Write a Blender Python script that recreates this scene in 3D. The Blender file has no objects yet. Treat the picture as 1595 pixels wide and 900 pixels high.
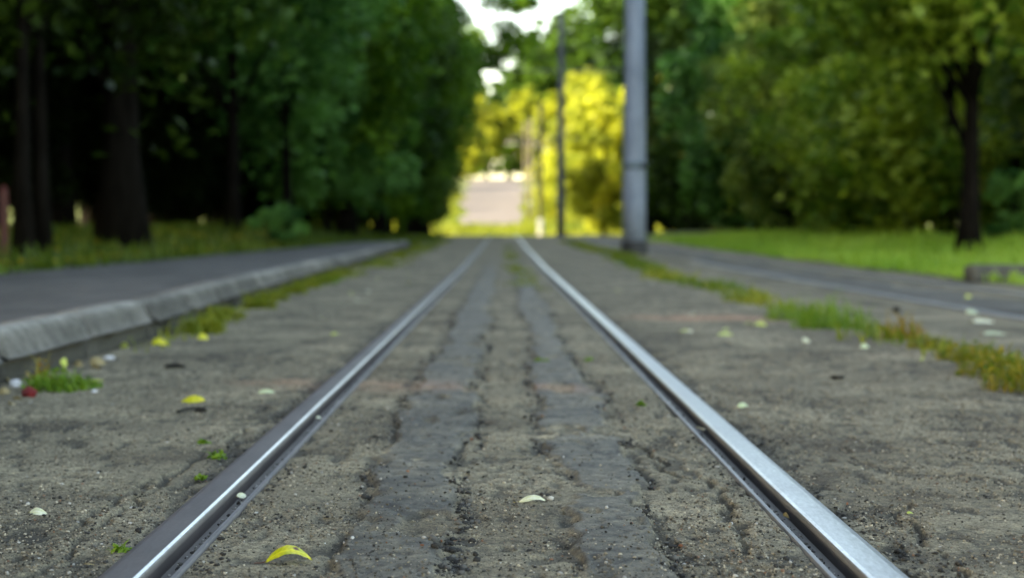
import bpy, math, random
import numpy as np
from mathutils import Vector, Matrix

random.seed(7)
RNG = np.random.default_rng(11)
SC = bpy.context.scene
COL = SC.collection
PI = math.pi

# ------------------------------------------------------------------ camera
W, H = 1595.0, 900.0
FPX = 2385.0
CAM_H = 0.481
PITCH = math.atan2(92.0, FPX)          # looking slightly down
YAW = math.atan2(13.5, FPX)            # looking slightly right
CAM = Vector((0.0, 0.0, CAM_H))
cam_d = bpy.data.cameras.new('camera')
cam = bpy.data.objects.new('camera', cam_d)
COL.objects.link(cam)
cam.location = CAM
cam.rotation_euler = (PI / 2 - PITCH, 0, -YAW)
cam_d.sensor_width = 36.0
cam_d.lens = FPX / W * 36.0
cam_d.clip_start = 0.05
cam_d.clip_end = 3000
cam_d.dof.use_dof = True
cam_d.dof.focus_distance = 2.45
cam_d.dof.aperture_fstop = 3.3
SC.camera = cam
ROT = cam.rotation_euler.to_matrix()


def ray(px, py):
    d = Vector(((px - W / 2) / FPX, (H / 2 - py) / FPX, -1.0))
    return (ROT @ d).normalized()


def on_plane(px, py, z=0.0):
    """where the view line through a photo pixel meets height z (used once, to measure positions)"""
    d = ray(px, py)
    t = (z - CAM.z) / d.z
    return CAM + d * t


def at_dist(px, py, y):
    d = ray(px, py)
    return CAM + d * (y / d.y)


# ------------------------------------------------------------------ noise
def vnoise(x, y, seed=0):
    x = np.asarray(x, dtype=np.float64); y = np.asarray(y, dtype=np.float64)
    xi = np.floor(x).astype(np.int64); yi = np.floor(y).astype(np.int64)
    xf = x - xi; yf = y - yi
    u = xf * xf * (3 - 2 * xf); v = yf * yf * (3 - 2 * yf)

    def h(a, b):
        n = (a * 374761393 + b * 668265263 + seed * 974711) & 0x7fffffff
        n = ((n ^ (n >> 13)) * 1274126177) & 0x7fffffff
        n = ((n ^ (n >> 16)) * 1911520717) & 0x7fffffff
        return ((n ^ (n >> 15)) & 0xffff) / 65535.0
    return (h(xi, yi) * (1 - u) + h(xi + 1, yi) * u) * (1 - v) + (h(xi, yi + 1) * (1 - u) + h(xi + 1, yi + 1) * u) * v


def fbm(x, y, seed=0, oct=4):
    s = 0; a = 0.5; t = 0
    for k in range(oct):
        s = s + a * vnoise(x * 2 ** k, y * 2 ** k, seed + 17 * k); t += a; a *= 0.5
    return s / t


def sstep(a, b, x):
    t = np.clip((x - a) / (b - a), 0, 1)
    return t * t * (3 - 2 * t)


# ------------------------------------------------------------------ object helpers
def prop(o, label=None, cat=None, group=None, kind=None):
    if label: o['label'] = label
    if cat: o['category'] = cat
    if group: o['group'] = group
    if kind: o['kind'] = kind
    return o


def empty(name, loc, rz=0.0, **k):
    o = bpy.data.objects.new(name, None)
    o.empty_display_size = 0.2
    COL.objects.link(o)
    o.location = loc; o.rotation_euler = (0, 0, rz)
    return prop(o, **k)


def mesh_np(name, V, F, smooth=True, col=None):
    """V (n,3); F: (m,k) int array or list of polygons; col: (n,) or (n,3) point attribute"""
    me = bpy.data.meshes.new(name)
    V = np.asarray(V, dtype=np.float32)
    if isinstance(F, np.ndarray):
        m, k = F.shape
        me.vertices.add(len(V)); me.vertices.foreach_set('co', V.ravel())
        me.loops.add(m * k); me.loops.foreach_set('vertex_index', F.astype(np.int32).ravel())
        me.polygons.add(m); me.polygons.foreach_set('loop_start', np.arange(0, m * k, k, dtype=np.int32))
        me.update(calc_edges=True)
    else:
        me.from_pydata([tuple(v) for v in V], [], F)
    if col is not None:
        c = np.asarray(col, dtype=np.float32)
        if c.ndim == 1:
            c = np.stack([c, c, c], 1)
        c4 = np.ones((len(V), 4), np.float32); c4[:, :c.shape[1]] = c
        at = me.attributes.new('col', 'FLOAT_COLOR', 'POINT')
        at.data.foreach_set('color', c4.ravel())
    if smooth:
        me.polygons.foreach_set('use_smooth', np.ones(len(me.polygons), dtype=bool))
    me.validate()
    return me


def link(name, me, mat, parent=None, loc=None):
    o = bpy.data.objects.new(name, me)
    COL.objects.link(o)
    if mat is not None and len(me.materials) == 0:
        me.materials.append(mat)
    if parent is not None: o.parent = parent
    if loc is not None: o.location = loc
    return o


class MB:
    def __init__(s): s.V = []; s.F = []; s.C = []
    def add(s, V, F, c=1.0):
        n = len(s.V)
        s.V += [tuple(v) for v in V]; s.F += [tuple(i + n for i in f) for f in F]; s.C += [c] * len(V)
    def tube(s, P, R, n=10, cap=True, c=1.0):
        P = [Vector(p) for p in P]; V = []; F = []
        for i, p in enumerate(P):
            t = (P[min(i + 1, len(P) - 1)] - P[max(i - 1, 0)]).normalized()
            a = Vector((1, 0, 0)) if abs(t.x) < 0.8 else Vector((0, 1, 0))
            u = t.cross(a).normalized(); w = t.cross(u)
            for k in range(n):
                an = 2 * PI * k / n
                V.append(p + (u * math.cos(an) + w * math.sin(an)) * R[i])
        for i in range(len(P) - 1):
            for k in range(n):
                F.append((i * n + k, i * n + (k + 1) % n, (i + 1) * n + (k + 1) % n, (i + 1) * n + k))
        if cap:
            F.append(tuple(range(n - 1, -1, -1))); F.append(tuple((len(P) - 1) * n + k for k in range(n)))
        s.add(V, F, c)
    def box(s, a, b, c=1.0):
        x0, y0, z0 = a; x1, y1, z1 = b
        V = [(x0, y0, z0), (x1, y0, z0), (x1, y1, z0), (x0, y1, z0), (x0, y0, z1), (x1, y0, z1), (x1, y1, z1), (x0, y1, z1)]
        s.add(V, [(3, 2, 1, 0), (4, 5, 6, 7), (0, 1, 5, 4), (1, 2, 6, 5), (2, 3, 7, 6), (3, 0, 4, 7)], c)
    def build(s, name, mat, parent=None, loc=None, smooth=True):
        return link(name, mesh_np(name, np.array(s.V), s.F, smooth, np.array(s.C)), mat, parent, loc)


# ------------------------------------------------------------------ materials
def new_mat(name):
    m = bpy.data.materials.new(name); m.use_nodes = True
    nt = m.node_tree; nt.nodes.clear()
    return m, nt


def N(nt, t, **k):
    n = nt.nodes.new(t)
    for a, b in k.items():
        if a in n.inputs.keys() if hasattr(n.inputs, 'keys') else False: n.inputs[a].default_value = b
        else: setattr(n, a, b)
    return n


def noise_node(nt, scale, detail=4, rough=0.6, vec=None, dim='3D'):
    n = nt.nodes.new('ShaderNodeTexNoise'); n.noise_dimensions = dim
    n.inputs['Scale'].default_value = scale; n.inputs['Detail'].default_value = detail
    n.inputs['Roughness'].default_value = rough
    if vec is not None: nt.links.new(vec, n.inputs['Vector'])
    return n.outputs['Fac']


def ramp(nt, fac, stops):
    r = nt.nodes.new('ShaderNodeValToRGB')
    el = r.color_ramp.elements
    while len(el) < len(stops): el.new(0.5)
    for e, (p, c) in zip(el, stops):
        e.position = p; e.color = (*c, 1) if not isinstance(c, (int, float)) else (c, c, c, 1)
    nt.links.new(fac, r.inputs['Fac'])
    return r.outputs['Color']


def mix(nt, fac, a, b, mode='MIX'):
    m = nt.nodes.new('ShaderNodeMix'); m.data_type = 'RGBA'; m.blend_type = mode
    def put(sock, v):
        if isinstance(v, bpy.types.NodeSocket): nt.links.new(v, sock)
        elif isinstance(v, (int, float)): sock.default_value = v if sock.type == 'VALUE' else (v, v, v, 1)
        else: sock.default_value = (*v, 1)
    put(m.inputs[0], fac); put(m.inputs[6], a); put(m.inputs[7], b)
    return m.outputs[2]


def mathn(nt, op, a, b=None):
    m = nt.nodes.new('ShaderNodeMath'); m.operation = op
    for i, v in enumerate((a, b)):
        if v is None: continue
        if isinstance(v, bpy.types.NodeSocket): nt.links.new(v, m.inputs[i])
        else: m.inputs[i].default_value = v
    return m.outputs[0]


def coords(nt, scale=(1, 1, 1)):
    tc = nt.nodes.new('ShaderNodeTexCoord'); mp = nt.nodes.new('ShaderNodeMapping')
    mp.inputs['Scale'].default_value = scale
    nt.links.new(tc.outputs['Object'], mp.inputs['Vector'])
    return mp.outputs['Vector']


def attr(nt):
    a = nt.nodes.new('ShaderNodeAttribute'); a.attribute_name = 'col'
    s = nt.nodes.new('ShaderNodeSeparateColor'); nt.links.new(a.outputs['Color'], s.inputs['Color'])
    return s.outputs[0], s.outputs[1], s.outputs[2]


def finish(nt, color, rough=0.8, bump=None, bstr=0.3, bdist=0.01, metal=0.0, spec=0.5):
    p = nt.nodes.new('ShaderNodeBsdfPrincipled'); o = nt.nodes.new('ShaderNodeOutputMaterial')
    def put(k, v):
        if isinstance(v, bpy.types.NodeSocket): nt.links.new(v, p.inputs[k])
        elif isinstance(v, tuple): p.inputs[k].default_value = (*v, 1)
        else: p.inputs[k].default_value = v
    put('Base Color', color); put('Roughness', rough); put('Metallic', metal); put('Specular IOR Level', spec)
    if bump is not None:
        b = nt.nodes.new('ShaderNodeBump'); b.inputs['Strength'].default_value = bstr; b.inputs['Distance'].default_value = bdist
        nt.links.new(bump, b.inputs['Height']); nt.links.new(b.outputs['Normal'], p.inputs['Normal'])
    nt.links.new(p.outputs[0], o.inputs['Surface'])
    return p


def leaf_mat(name, ca, cb, trans=0.35, rough=0.5, tcol=None, spec=0.14):
    m, nt = new_mat(name)
    r, g, b = attr(nt)
    c = mix(nt, r, ca, cb)
    p = nt.nodes.new('ShaderNodeBsdfPrincipled')
    nt.links.new(c, p.inputs['Base Color']); p.inputs['Roughness'].default_value = rough
    p.inputs['Specular IOR Level'].default_value = spec
    t = nt.nodes.new('ShaderNodeBsdfTranslucent')
    tc = mix(nt, 1.0, c, tcol or (1.6, 1.5, 0.6), 'MULTIPLY')
    nt.links.new(tc, t.inputs['Color'])
    mx = nt.nodes.new('ShaderNodeMixShader'); mx.inputs[0].default_value = trans
    nt.links.new(p.outputs[0], mx.inputs[1]); nt.links.new(t.outputs[0], mx.inputs[2])
    o = nt.nodes.new('ShaderNodeOutputMaterial'); nt.links.new(mx.outputs[0], o.inputs['Surface'])
    return m


# ------------------------------------------------------------------ terrain
PY = np.array([-60, 0, 20, 26, 36, 47, 56, 62, 67, 74, 88, 102, 112, 125, 190, 250, 300, 420, 700, 1500.])
PZ = np.array([0, 0, 0, .03, .075, .146, .205, .232, .235, .17, -.35, -.35, .15, .95, 4.9, 8.6, 10.5, 12, 12, 12.])


def zt(y):
    """smooth height of the track along its length"""
    y = np.asarray(y, dtype=np.float64)
    s = 0
    for d, w in ((-2.0, .25), (0, .5), (2.0, .25)):
        s = s + w * np.interp(y + d, PY, PZ)
    return s


KY = np.array([-30, 4, 7, 8, 10, 12.7, 20, 33, 60.])
KX = np.array([-1.56, -1.54, -1.54, -1.58, -1.67, -1.77, -1.89, -2.04, -2.3])


def kerb_x(y): return np.interp(y, KY, KX)


def ground_z(x, y):
    x = np.asarray(x, dtype=np.float64); y = np.asarray(y, dtype=np.float64)
    z = zt(y)
    z = z + sstep(-3.4, -6.0, x) * (.30 + .10 * sstep(10, 30, y)) * sstep(90, 60, y)
    z = z + sstep(4.5, 8.5, x) * .22 * sstep(90, 60, y)
    z = z + .055 * np.exp(-((x - 2.17) ** 2 / .5 + (y - 25.4) ** 2 / 10.0))
    far = sstep(9, 60, np.abs(x))
    z = z + far * (fbm(x / 30, y / 30, 5, 3) - .35) * 2.0
    return z


RAIL_T = .006
G_IN, G_HEAD, G_GROOVE, G_LIP = .5, .061, .034, .013


def tar_mask(x, y):
    """two old tar seams between the rails"""
    n1 = (fbm(y * 2.2, x * 2, 31, 4) - .5) * .07
    n2 = (fbm(y * 2.6, x * 2 + 9, 32, 4) - .5) * .07
    rag = (fbm(x * 26, y * 9, 33, 4) - .5) * .075
    wl = .088 + .012 * np.sin(y * 1.7); wr = .078 + .016 * np.sin(y * 1.3 + 2)
    dl = wl - np.abs(x + .172 + n1) + rag
    dr = wr - np.abs(x - .186 + n2) + rag
    return np.maximum(dl, dr)


CR = [[(40, 899), (90, 862), (130, 828), (180, 795), (235, 762), (310, 708), (375, 674), (430, 640)],
      [(1180, 740), (1230, 800), (1300, 850), (1330, 899)],
      [(1400, 780), (1450, 840), (1500, 899)], [(240, 745), (150, 790), (20, 872)], [(1000, 690), (1040, 730), (1090, 745), (1130, 790), (1180, 860)]]


def crack_dist(x, y):
    d = np.full(x.shape, 9.0)
    for ln in CR:
        P = [on_plane(px, py) for px, py in ln]
        for a, b in zip(P[:-1], P[1:]):
            ax, ay = a.x, a.y; bx, by = b.x - ax, b.y - ay
            t = np.clip(((x - ax) * bx + (y - ay) * by) / (bx * bx + by * by), 0, 1)
            d = np.minimum(d, np.hypot(x - ax - t * bx, y - ay - t * by))
    return d


def near_detail(x, y):
    """height and colour masks of the packed dirt in the track bed (real relief, millimetres)"""
    near = sstep(30, 12, y)
    lat = sstep(2.6, 1.9, np.abs(x))
    k = near * lat
    z = (fbm(x * 1.6, y * 1.3, 1, 3) - .5) * .010
    z = z + (fbm(x * 9, y * 7, 2, 4) - .5) * .0030
    z = z + (fbm(x * 45, y * 32, 3, 3) - .5) * .0024
    rough = .25 + .75 * sstep(.42, .60, fbm(x * 3, y * 2, 8, 3))
    z = z + rough * (fbm(x * 95, y * 60, 9, 2) - .5) * .0036
    tm = tar_mask(x, y)
    tar = sstep(-.004, .010, tm) * (np.abs(x) < .42)
    # holes worn through the tar, transverse tears
    hole = sstep(.62, .70, fbm(x * 11 + 40, y * 6, 12, 4))
    tar2 = tar * (1 - hole)
    tears = sstep(.035, .0, np.abs(fbm(x * 7, y * 17, 14, 4) - .5)) * tar2
    z = z * (1 - .65 * tar2) + .006 * tar2 - .004 * tears
    edge = np.exp(-((tm + .008) / .018) ** 2) * (np.abs(x) < .42)
    pit = sstep(.40, .62, fbm(x * 30, y * 18, 15, 3))
    z = z - edge * pit * .008
    wob = (fbm(x * 12, y * 12, 16, 4) - .5) * .09
    cd = crack_dist(x + wob, y + wob * .8)
    cw = .0015 + .0075 * fbm(x * 8, y * 8, 18, 2)
    cr = sstep(cw + .004, cw * .5, cd) * sstep(.26, .42, fbm(x * 14, y * 14, 19, 3))
    z = z - cr * .013
    spots = np.maximum(sstep(.60, .68, fbm(x * 20 + 7, y * 13, 21, 4)), rough * sstep(.62, .70, fbm(x * 58 + 3, y * 30, 22, 3))) * (1 - .85 * tar2)
    scuff = sstep(.52, .66, fbm(x * 2.6 + 11, y * 2.2, 24, 5)) * sstep(.40, .58, fbm(x * 30, y * 13, 25, 3)) * (1 - tar2)
    z = z - spots * .005 - scuff * .0015
    # dark ragged joint along the rail heads' outer sides
    ro = np.abs(np.abs(x) - (G_IN + G_HEAD))
    joint = sstep(.085, .0, ro) * (np.abs(x) > G_IN) * sstep(.38, .6, fbm(x * 24, y * 10, 23, 3))
    z = z - joint * .008
    ri = np.abs(np.abs(x) - (G_IN - G_GROOVE - G_LIP))
    z = z - .004 * sstep(.05, 0, ri)
    z = np.minimum(z, .002 + .01 * sstep(.06, .3, np.abs(np.abs(x) - .52)))
    dark = np.clip(1.0 * cr + .75 * spots + .9 * joint + .95 * edge * pit + .5 * tears + .42 * scuff, 0, 1)  # dark crumbs and joints, plus shade of the pits put into the colour
    rr = np.abs(np.abs(x) - .515) < .5
    # reddish crumbled brick showing through, two bands across the track
    def brick(px0, px1, py, th, seed):
        a = on_plane(px0, py); b = on_plane(px1, py)
        m = sstep(a.x - .25, a.x + .15, x) * sstep(b.x + .25, b.x - .15, x) * np.exp(-((y - a.y + (fbm(x * 4, y, seed, 3) - .5) * .5) / th) ** 2)
        return m
    br = np.clip(brick(1010, 1190, 496, .22, 41) * 1.3 + brick(380, 900, 600, .16, 42) * .55 * sstep(.42, .6, fbm(x * 5, y * 5, 43, 3)), 0, 1)
    lane = sstep(1.9, 2.5, x) * sstep(4.8, 4.3, x)
    st = lane * (.55 * sstep(.47, .62, fbm(x * 7, y * .8, 45, 4)) + .35 * sstep(.5, .65, fbm(x * 5, y * 2.5, 46, 4)))
    return z * k, np.stack([np.clip(tar2 * .95 + 0 * z, 0, 1) * k, np.maximum(dark * k, st), br], -1)


def build_ground():
    def sides(lo, hi, step): return np.arange(lo, hi, step)
    xs = [sides(0, 1.35, .005), sides(1.35, 1.75, .0085), sides(1.75, 2.7, .03), sides(2.7, 4.7, .045), sides(4.7, 6, .2)]
    xp = np.concatenate(xs)
    g = 6.0; ext = []
    while g < 700:
        ext.append(g); g *= 1.14
    xp = np.concatenate([xp, ext])
    e0, e1 = G_IN - G_GROOVE - G_LIP, G_IN + G_HEAD
    rb = [e0 - .001, e0 + .0015, e1 - .0015, e1 + .001]
    xp = xp[(xp < e0 - .002) | ((xp > e0 + .003) & (xp < e1 - .003)) | (xp > e1 + .002)]
    xp = np.sort(np.concatenate([xp, rb]))
    X = np.concatenate([-xp[:0:-1], xp])
    ys = [np.array([-60, -30, -15, -8, -4, -2, -1, 0, 1, 1.5])]
    y = 1.9; yy = []
    while y < 22:
        yy.append(y); y += .0038 * y
    while y < 130:
        yy.append(y); y += .02 * y
    while y < 1400:
        yy.append(y); y += .06 * y
    Y = np.concatenate(ys + [np.array(yy)])
    gx, gy = np.meshgrid(X, Y)
    z = ground_z(gx, gy)
    dz, m = near_detail(gx, gy)
    z = z + dz
    ax = np.abs(gx)
    under = (ax > e0) & (ax < e1)
    z = np.where(under & (gy < 112), z - .06, z)
    # road bed sits lower under the footpath and kerb
    kx = kerb_x(gy)
    z = np.where((gx < kx - .03) & (gx > -3.7) & (gy < 33), z - .03, z)
    V = np.stack([gx, gy, z], -1).reshape(-1, 3)
    nx, ny = len(X), len(Y)
    i = (np.arange(ny - 1)[:, None] * nx + np.arange(nx - 1)[None, :]).ravel()
    F = np.stack([i, i + 1, i + nx + 1, i + nx], 1)
    me = mesh_np('ground', V, F, True, m.reshape(-1, 3))
    mt, nt = new_mat('packed_dirt')
    tar, dark, br = attr(nt)
    v = coords(nt)
    n1 = noise_node(nt, 2.2, 5, .6, v)
    n2 = noise_node(nt, 34, 6, .7, v)
    n3 = noise_node(nt, 310, 3, .7, v)
    n4 = noise_node(nt, 120, 4, .75, v); n5 = noise_node(nt, 75, 5, .75, v)
    c = ramp(nt, n1, [(.30, (.098, .082, .060)), (.46, (.198, .174, .126)), (.56, (.250, .220, .158)), (.70, (.345, .298, .212))])
    c2 = ramp(nt, n2, [(.34, (.50, .49, .47)), (.48, (1, 1, 1)), (.66, (1.28, 1.25, 1.17))])
    c = mix(nt, .8, c, c2, 'MULTIPLY')
    c3 = ramp(nt, n3, [(.34, (.2, .2, .2)), (.47, (1, 1, 1)), (.60, (1.2, 1.2, 1.15)), (.68, (2.0, 1.95, 1.85))])
    c = mix(nt, .9, c, c3, 'MULTIPLY')
    c = mix(nt, .85, c, ramp(nt, n5, [(.36, (.30, .29, .27)), (.47, (.95, .95, .95)), (.58, (1.15, 1.14, 1.1)), (.68, (1.6, 1.55, 1.42))]), 'MULTIPLY')
    sp = ramp(nt, n4, [(.57, 0.0), (.63, 1.0)])
    c = mix(nt, mathn(nt, 'MULTIPLY', sp, .75), c, (.045, .045, .042))
    tcol = ramp(nt, n2, [(.34, (.034, .031, .026)), (.52, (.078, .073, .061)), (.68, (.160, .148, .119))])
    tcol = mix(nt, .6, tcol, c3, 'MULTIPLY')
    tf = mathn(nt, 'MULTIPLY', tar, ramp(nt, noise_node(nt, 7, 5, .65, v), [(.36, .42), (.56, .98)]))
    c = mix(nt, tf, c, tcol)
    c = mix(nt, mathn(nt, 'MULTIPLY', br, .8), c, (.42, .24, .155))
    c = mix(nt, mathn(nt, 'MULTIPLY', dark, .8), c, (.035, .034, .030))
    # green soil beyond the track bed
    sx = nt.nodes.new('ShaderNodeSeparateXYZ')
    tc = nt.nodes.new('ShaderNodeTexCoord'); nt.links.new(tc.outputs['Object'], sx.inputs[0])
    nb = mathn(nt, 'MULTIPLY', mathn(nt, 'SUBTRACT', noise_node(nt, .9, 4, .6, v), .5), 1.6)
    xx = mathn(nt, 'ADD', sx.outputs[0], nb)
    gr = mathn(nt, 'GREATER_THAN', xx, 4.6)
    gl = mathn(nt, 'LESS_THAN', xx, -3.9)
    gf = mathn(nt, 'GREATER_THAN', mathn(nt, 'ADD', sx.outputs[1], mathn(nt, 'MULTIPLY', nb, 6)), 84)
    gm = mathn(nt, 'MAXIMUM', mathn(nt, 'MAXIMUM', gr, gl), gf)
    gc = ramp(nt, noise_node(nt, .5, 4, .6, v), [(.35, (.04, .065, .012)), (.65, (.09, .115, .02))])
    c = mix(nt, gm, c, gc)
    bh = mathn(nt, 'ADD', mathn(nt, 'MULTIPLY', n3, .8), mathn(nt, 'ADD', n4, mathn(nt, 'MULTIPLY', n2, .2)))
    rg = mathn(nt, 'SUBTRACT', .93, mathn(nt, 'MULTIPLY', tar, .33))
    finish(nt, c, rg, bh, .5, .004, 0, .3)
    o = link('ground', me, mt)
    return prop(o, 'packed grey dirt and old tar around the tram tracks', 'ground', kind='structure')


build_ground()

# ------------------------------------------------------------------ rails
def rail_material(name, pol, base):
    m, nt = new_mat(name)
    r, g, b = attr(nt)
    v = coords(nt, (1, .25, 1))
    n = noise_node(nt, 160, 4, .7, v); n2 = noise_node(nt, 14, 4, .6, coords(nt, (1, .3, 1)))
    rust = ramp(nt, n2, [(.35, base), (.65, tuple(c * 1.6 for c in base))])
    steel = ramp(nt, n, [(.3, (.42, .44, .47)), (.6, (.62, .64, .67)), (.75, (.75, .77, .8))])
    f = mathn(nt, 'MULTIPLY', r, 1.0)
    f2 = mathn(nt, 'MULTIPLY', f, ramp(nt, n2, [(.25, .8), (.6, 1.0)]))
    c = mix(nt, f2, rust, steel)
    rg = mathn(nt, 'SUBTRACT', mathn(nt, 'ADD', .62, mathn(nt, 'MULTIPLY', n, .12)), mathn(nt, 'MULTIPLY', mathn(nt, 'POWER', f2, .5), .38))
    finish(nt, c, rg, n, .12, .002, mathn(nt, 'MULTIPLY', f2, .95), .25)
    return m


def extrude_profile(name, prof, pol, xc, side, y0, y1, mat, parent, bendx=None):
    ys = [y0]
    while ys[-1] < y1: ys.append(ys[-1] + (.12 if ys[-1] < 10 else .5 if ys[-1] < 40 else 1.5))
    ys = np.array(ys); k = len(prof)
    z = zt(ys) + RAIL_T + (fbm(ys * .7, ys * 0, 51, 2) - .5) * .002
    V = []; C = []
    for yv, zv in zip(ys, z):
        for (u, w), p in zip(prof, pol):
            V.append((xc + side * u, yv, zv + w)); C.append(p)
    F = []
    n = len(ys)
    for i in range(n - 1):
        for j in range(k):
            a, b = i * k + j, i * k + (j + 1) % k
            F.append((a, b, b + k, a + k) if side > 0 else (a, a + k, b + k, b))
    F.append(tuple(range(k)) if side < 0 else tuple(range(k - 1, -1, -1)))
    F.append(tuple((n - 1) * k + j for j in (range(k - 1, -1, -1) if side < 0 else range(k))))
    V = np.array(V); V[:, 1] -= 0
    me = mesh_np(name, V, F, False, np.array(C))
    o = link(name, me, mat, parent)
    return o


M_RAIL_L = rail_material('patina_reflection_rail_steel', .2, (.045, .034, .030))  # brown patina, with the dark mirrored trees also put into the tone
M_RAIL_R = rail_material('polished_rail_steel', .9, (.05, .046, .045))
M_RAIL_D = rail_material('dull_rail_steel', .2, (.060, .056, .052))


def tram_rail(x_gauge, side, top, corner, mat, y0, y1, label, group):
    """side +1: head lies towards +x of the gauge line"""
    e = empty('tram_rail', (0, 0, 0), label=label, cat='rail', group=group)
    hd = [(-.0004, -.050), (-.0004, -.012), (.0010, -.0055), (.0022, -.0024), (.0064, -.0003), (.0076, .0001), (.030, .0004), (.048, 0), (.057, -.0018), (.0605, -.006), (.0610, -.050)]
    pl = [.03, .08, corner * .3, corner, corner, top, top, top, top * .75, .1, .0]
    extrude_profile('rail_head', hd, pl, x_gauge, side, y0, y1, mat, e)
    g, l = G_GROOVE, G_LIP
    lp = [(-.001, -.052), (-.001, -.030), (-g * .5, -.034), (-g + .004, -.031), (-g, -.014), (-g - .003, -.0075), (-g - l + .003, -.0072), (-g - l, -.012), (-g - l, -.052)]
    pp = [0, .05, .05, .05, .15, .40, .35, .1, 0]
    extrude_profile('guard_lip', lp, pp, x_gauge, side, y0, y1, mat, e)
    return e


tram_rail(-.5, -1, .17, 1.0, M_RAIL_L, 1.2, 112, 'dark brown grooved tram rail left of the tar strips with one bright polished edge', 'rails of the near tram track')
tram_rail(.5, 1, .92, 1.0, M_RAIL_R, 1.2, 112, 'bright polished grooved tram rail right of the tar strips', 'rails of the near tram track')

# second track: a raised dirt/concrete bed with two rails set in it, 4 mm above the ground sheet

def sheet(name, x0f, x1f, ys, nx, dz, mat, zfun=None, col=None):
    ys = np.asarray(ys); t = np.linspace(0, 1, nx)
    gx = x0f(ys)[:, None] * (1 - t) + x1f(ys)[:, None] * t
    gy = np.repeat(ys[:, None], nx, 1)
    gz = (zfun or ground_z)(gx, gy) + dz
    V = np.stack([gx, gy, gz], -1).reshape(-1, 3)
    i = (np.arange(len(ys) - 1)[:, None] * nx + np.arange(nx - 1)[None, :]).ravel()
    F = np.stack([i, i + 1, i + nx + 1, i + nx], 1)
    return link(name, mesh_np(name, V, F), mat)


def asphalt(name, a, b, streak=False):
    m, nt = new_mat(name)
    v = coords(nt)
    n1 = noise_node(nt, 1.3, 5, .6, v); n2 = noise_node(nt, 150, 3, .7, v); n3 = noise_node(nt, 7, 5, .65, coords(nt, (1, .2, 1)))
    c = ramp(nt, n1, [(.3, a), (.7, b)])
    c = mix(nt, .6, c, ramp(nt, n2, [(.3, (.5, .5, .5)), (.5, (1, 1, 1)), (.7, (1.5, 1.5, 1.5))]), 'MULTIPLY')
    c = mix(nt, .5, c, ramp(nt, n3, [(.35, (.6, .6, .6)), (.65, (1.4, 1.35, 1.28))]), 'MULTIPLY')
    finish(nt, c, .82, n2, .4, .004, 0, .35)
    return m


M_PATH = asphalt('footpath_asphalt', (.062, .061, .060), (.128, .125, .120))
M_TAR = asphalt('dark_tar_paving', (.040, .039, .035), (.150, .143, .125))
M_PALE = asphalt('pale_hill_road', (.058, .054, .058), (.098, .092, .096))

RY = np.concatenate([np.linspace(-20, 3, 8), np.linspace(3.2, 34, 130)])
def road_l(y): return np.interp(y, [-30, 12, 20, 27, 34], [-3.85, -3.85, -3.85, -3.5, -3.2]) + (fbm(y * 1.2, y * 0, 61, 3) - .5) * .14
def road_z(x, y): return zt(y) + .148 + (fbm(x * .8, y * .5, 62, 2) - .5) * .02
prop(sheet('footpath_road', road_l, lambda y: kerb_x(y) - .155, RY, 26, 0, M_PATH, road_z),
     'grey asphalt footpath behind the left kerb', 'road', kind='structure')

TY = np.concatenate([np.linspace(-5, 4, 6), np.linspace(4.3, 60, 160), np.linspace(62, 100, 20)])
t_in = lambda y: 2.90 + (fbm(y * 1.5, y * 0 + 2, 63, 3) - .5) * .10
t_out = lambda y: 3.40 + (fbm(y * 1.1, y * 0 + 7, 64, 4) - .5) * .55
prop(sheet('track_paving', t_in, t_out, TY, 10, .006, M_TAR), 'dark tar paving inside the second tram track', 'paving', kind='structure')

e = empty('tram_rail', (0, 0, .006), label='dull near rail of the second tram track beyond the weed strip', cat='rail', group='rails of the second tram track')
hd = [(0, -.05), (0, -.006), (.004, -.001), (.012, 0), (.05, 0), (.057, -.003), (.061, -.008), (.061, -.05)]
pl = [.05, .2, .6, .5, .3, .2, .1, 0]
extrude_profile('rail_head', hd, pl, 2.80, -1, 1.2, 112, M_RAIL_D, e)
extrude_profile('guard_lip', [(-.034, -.05), (-.034, -.008), (-.038, -.004), (-.045, -.004), (-.048, -.05)], [0, .3, .4, .3, 0], 2.80, -1, 1.2, 112, M_RAIL_D, e)
e = empty('tram_rail', (0, 0, .006), label='dull far rail of the second tram track next to the lawn', cat='rail', group='rails of the second tram track')
extrude_profile('rail_head', hd, pl, 3.80, 1, 1.2, 112, M_RAIL_D, e)
extrude_profile('guard_lip', [(-.034, -.05), (-.034, -.008), (-.038, -.004), (-.045, -.004), (-.048, -.05)], [0, .3, .4, .3, 0], 3.80, 1, 1.2, 112, M_RAIL_D, e)

# pale road climbing the far hillside
HY = np.linspace(124, 256, 60)
hl = lambda y: np.interp(y, [124, 160, 250], [-4.2, -4.2, -5.4]) + (fbm(y * .12, y * 0, 65, 3) - .5) * 3.0
hr = lambda y: np.interp(y, [124, 160, 250], [1.3, 1.9, 3.0]) + (fbm(y * .12, y * 0 + 5, 66, 3) - .5) * 1.6
prop(sheet('hill_road', hl, hr, HY, 10, .03, M_PALE), 'pale sunlit road climbing the far hill', 'road', kind='structure')
prop(sheet('cross_road', lambda y: np.full(len(y), -22.0), lambda y: np.full(len(y), 5.0), np.linspace(257, 266, 8), 20, .05, M_PALE),
     'pale cross road at the top of the far hill', 'road', kind='structure')

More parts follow.
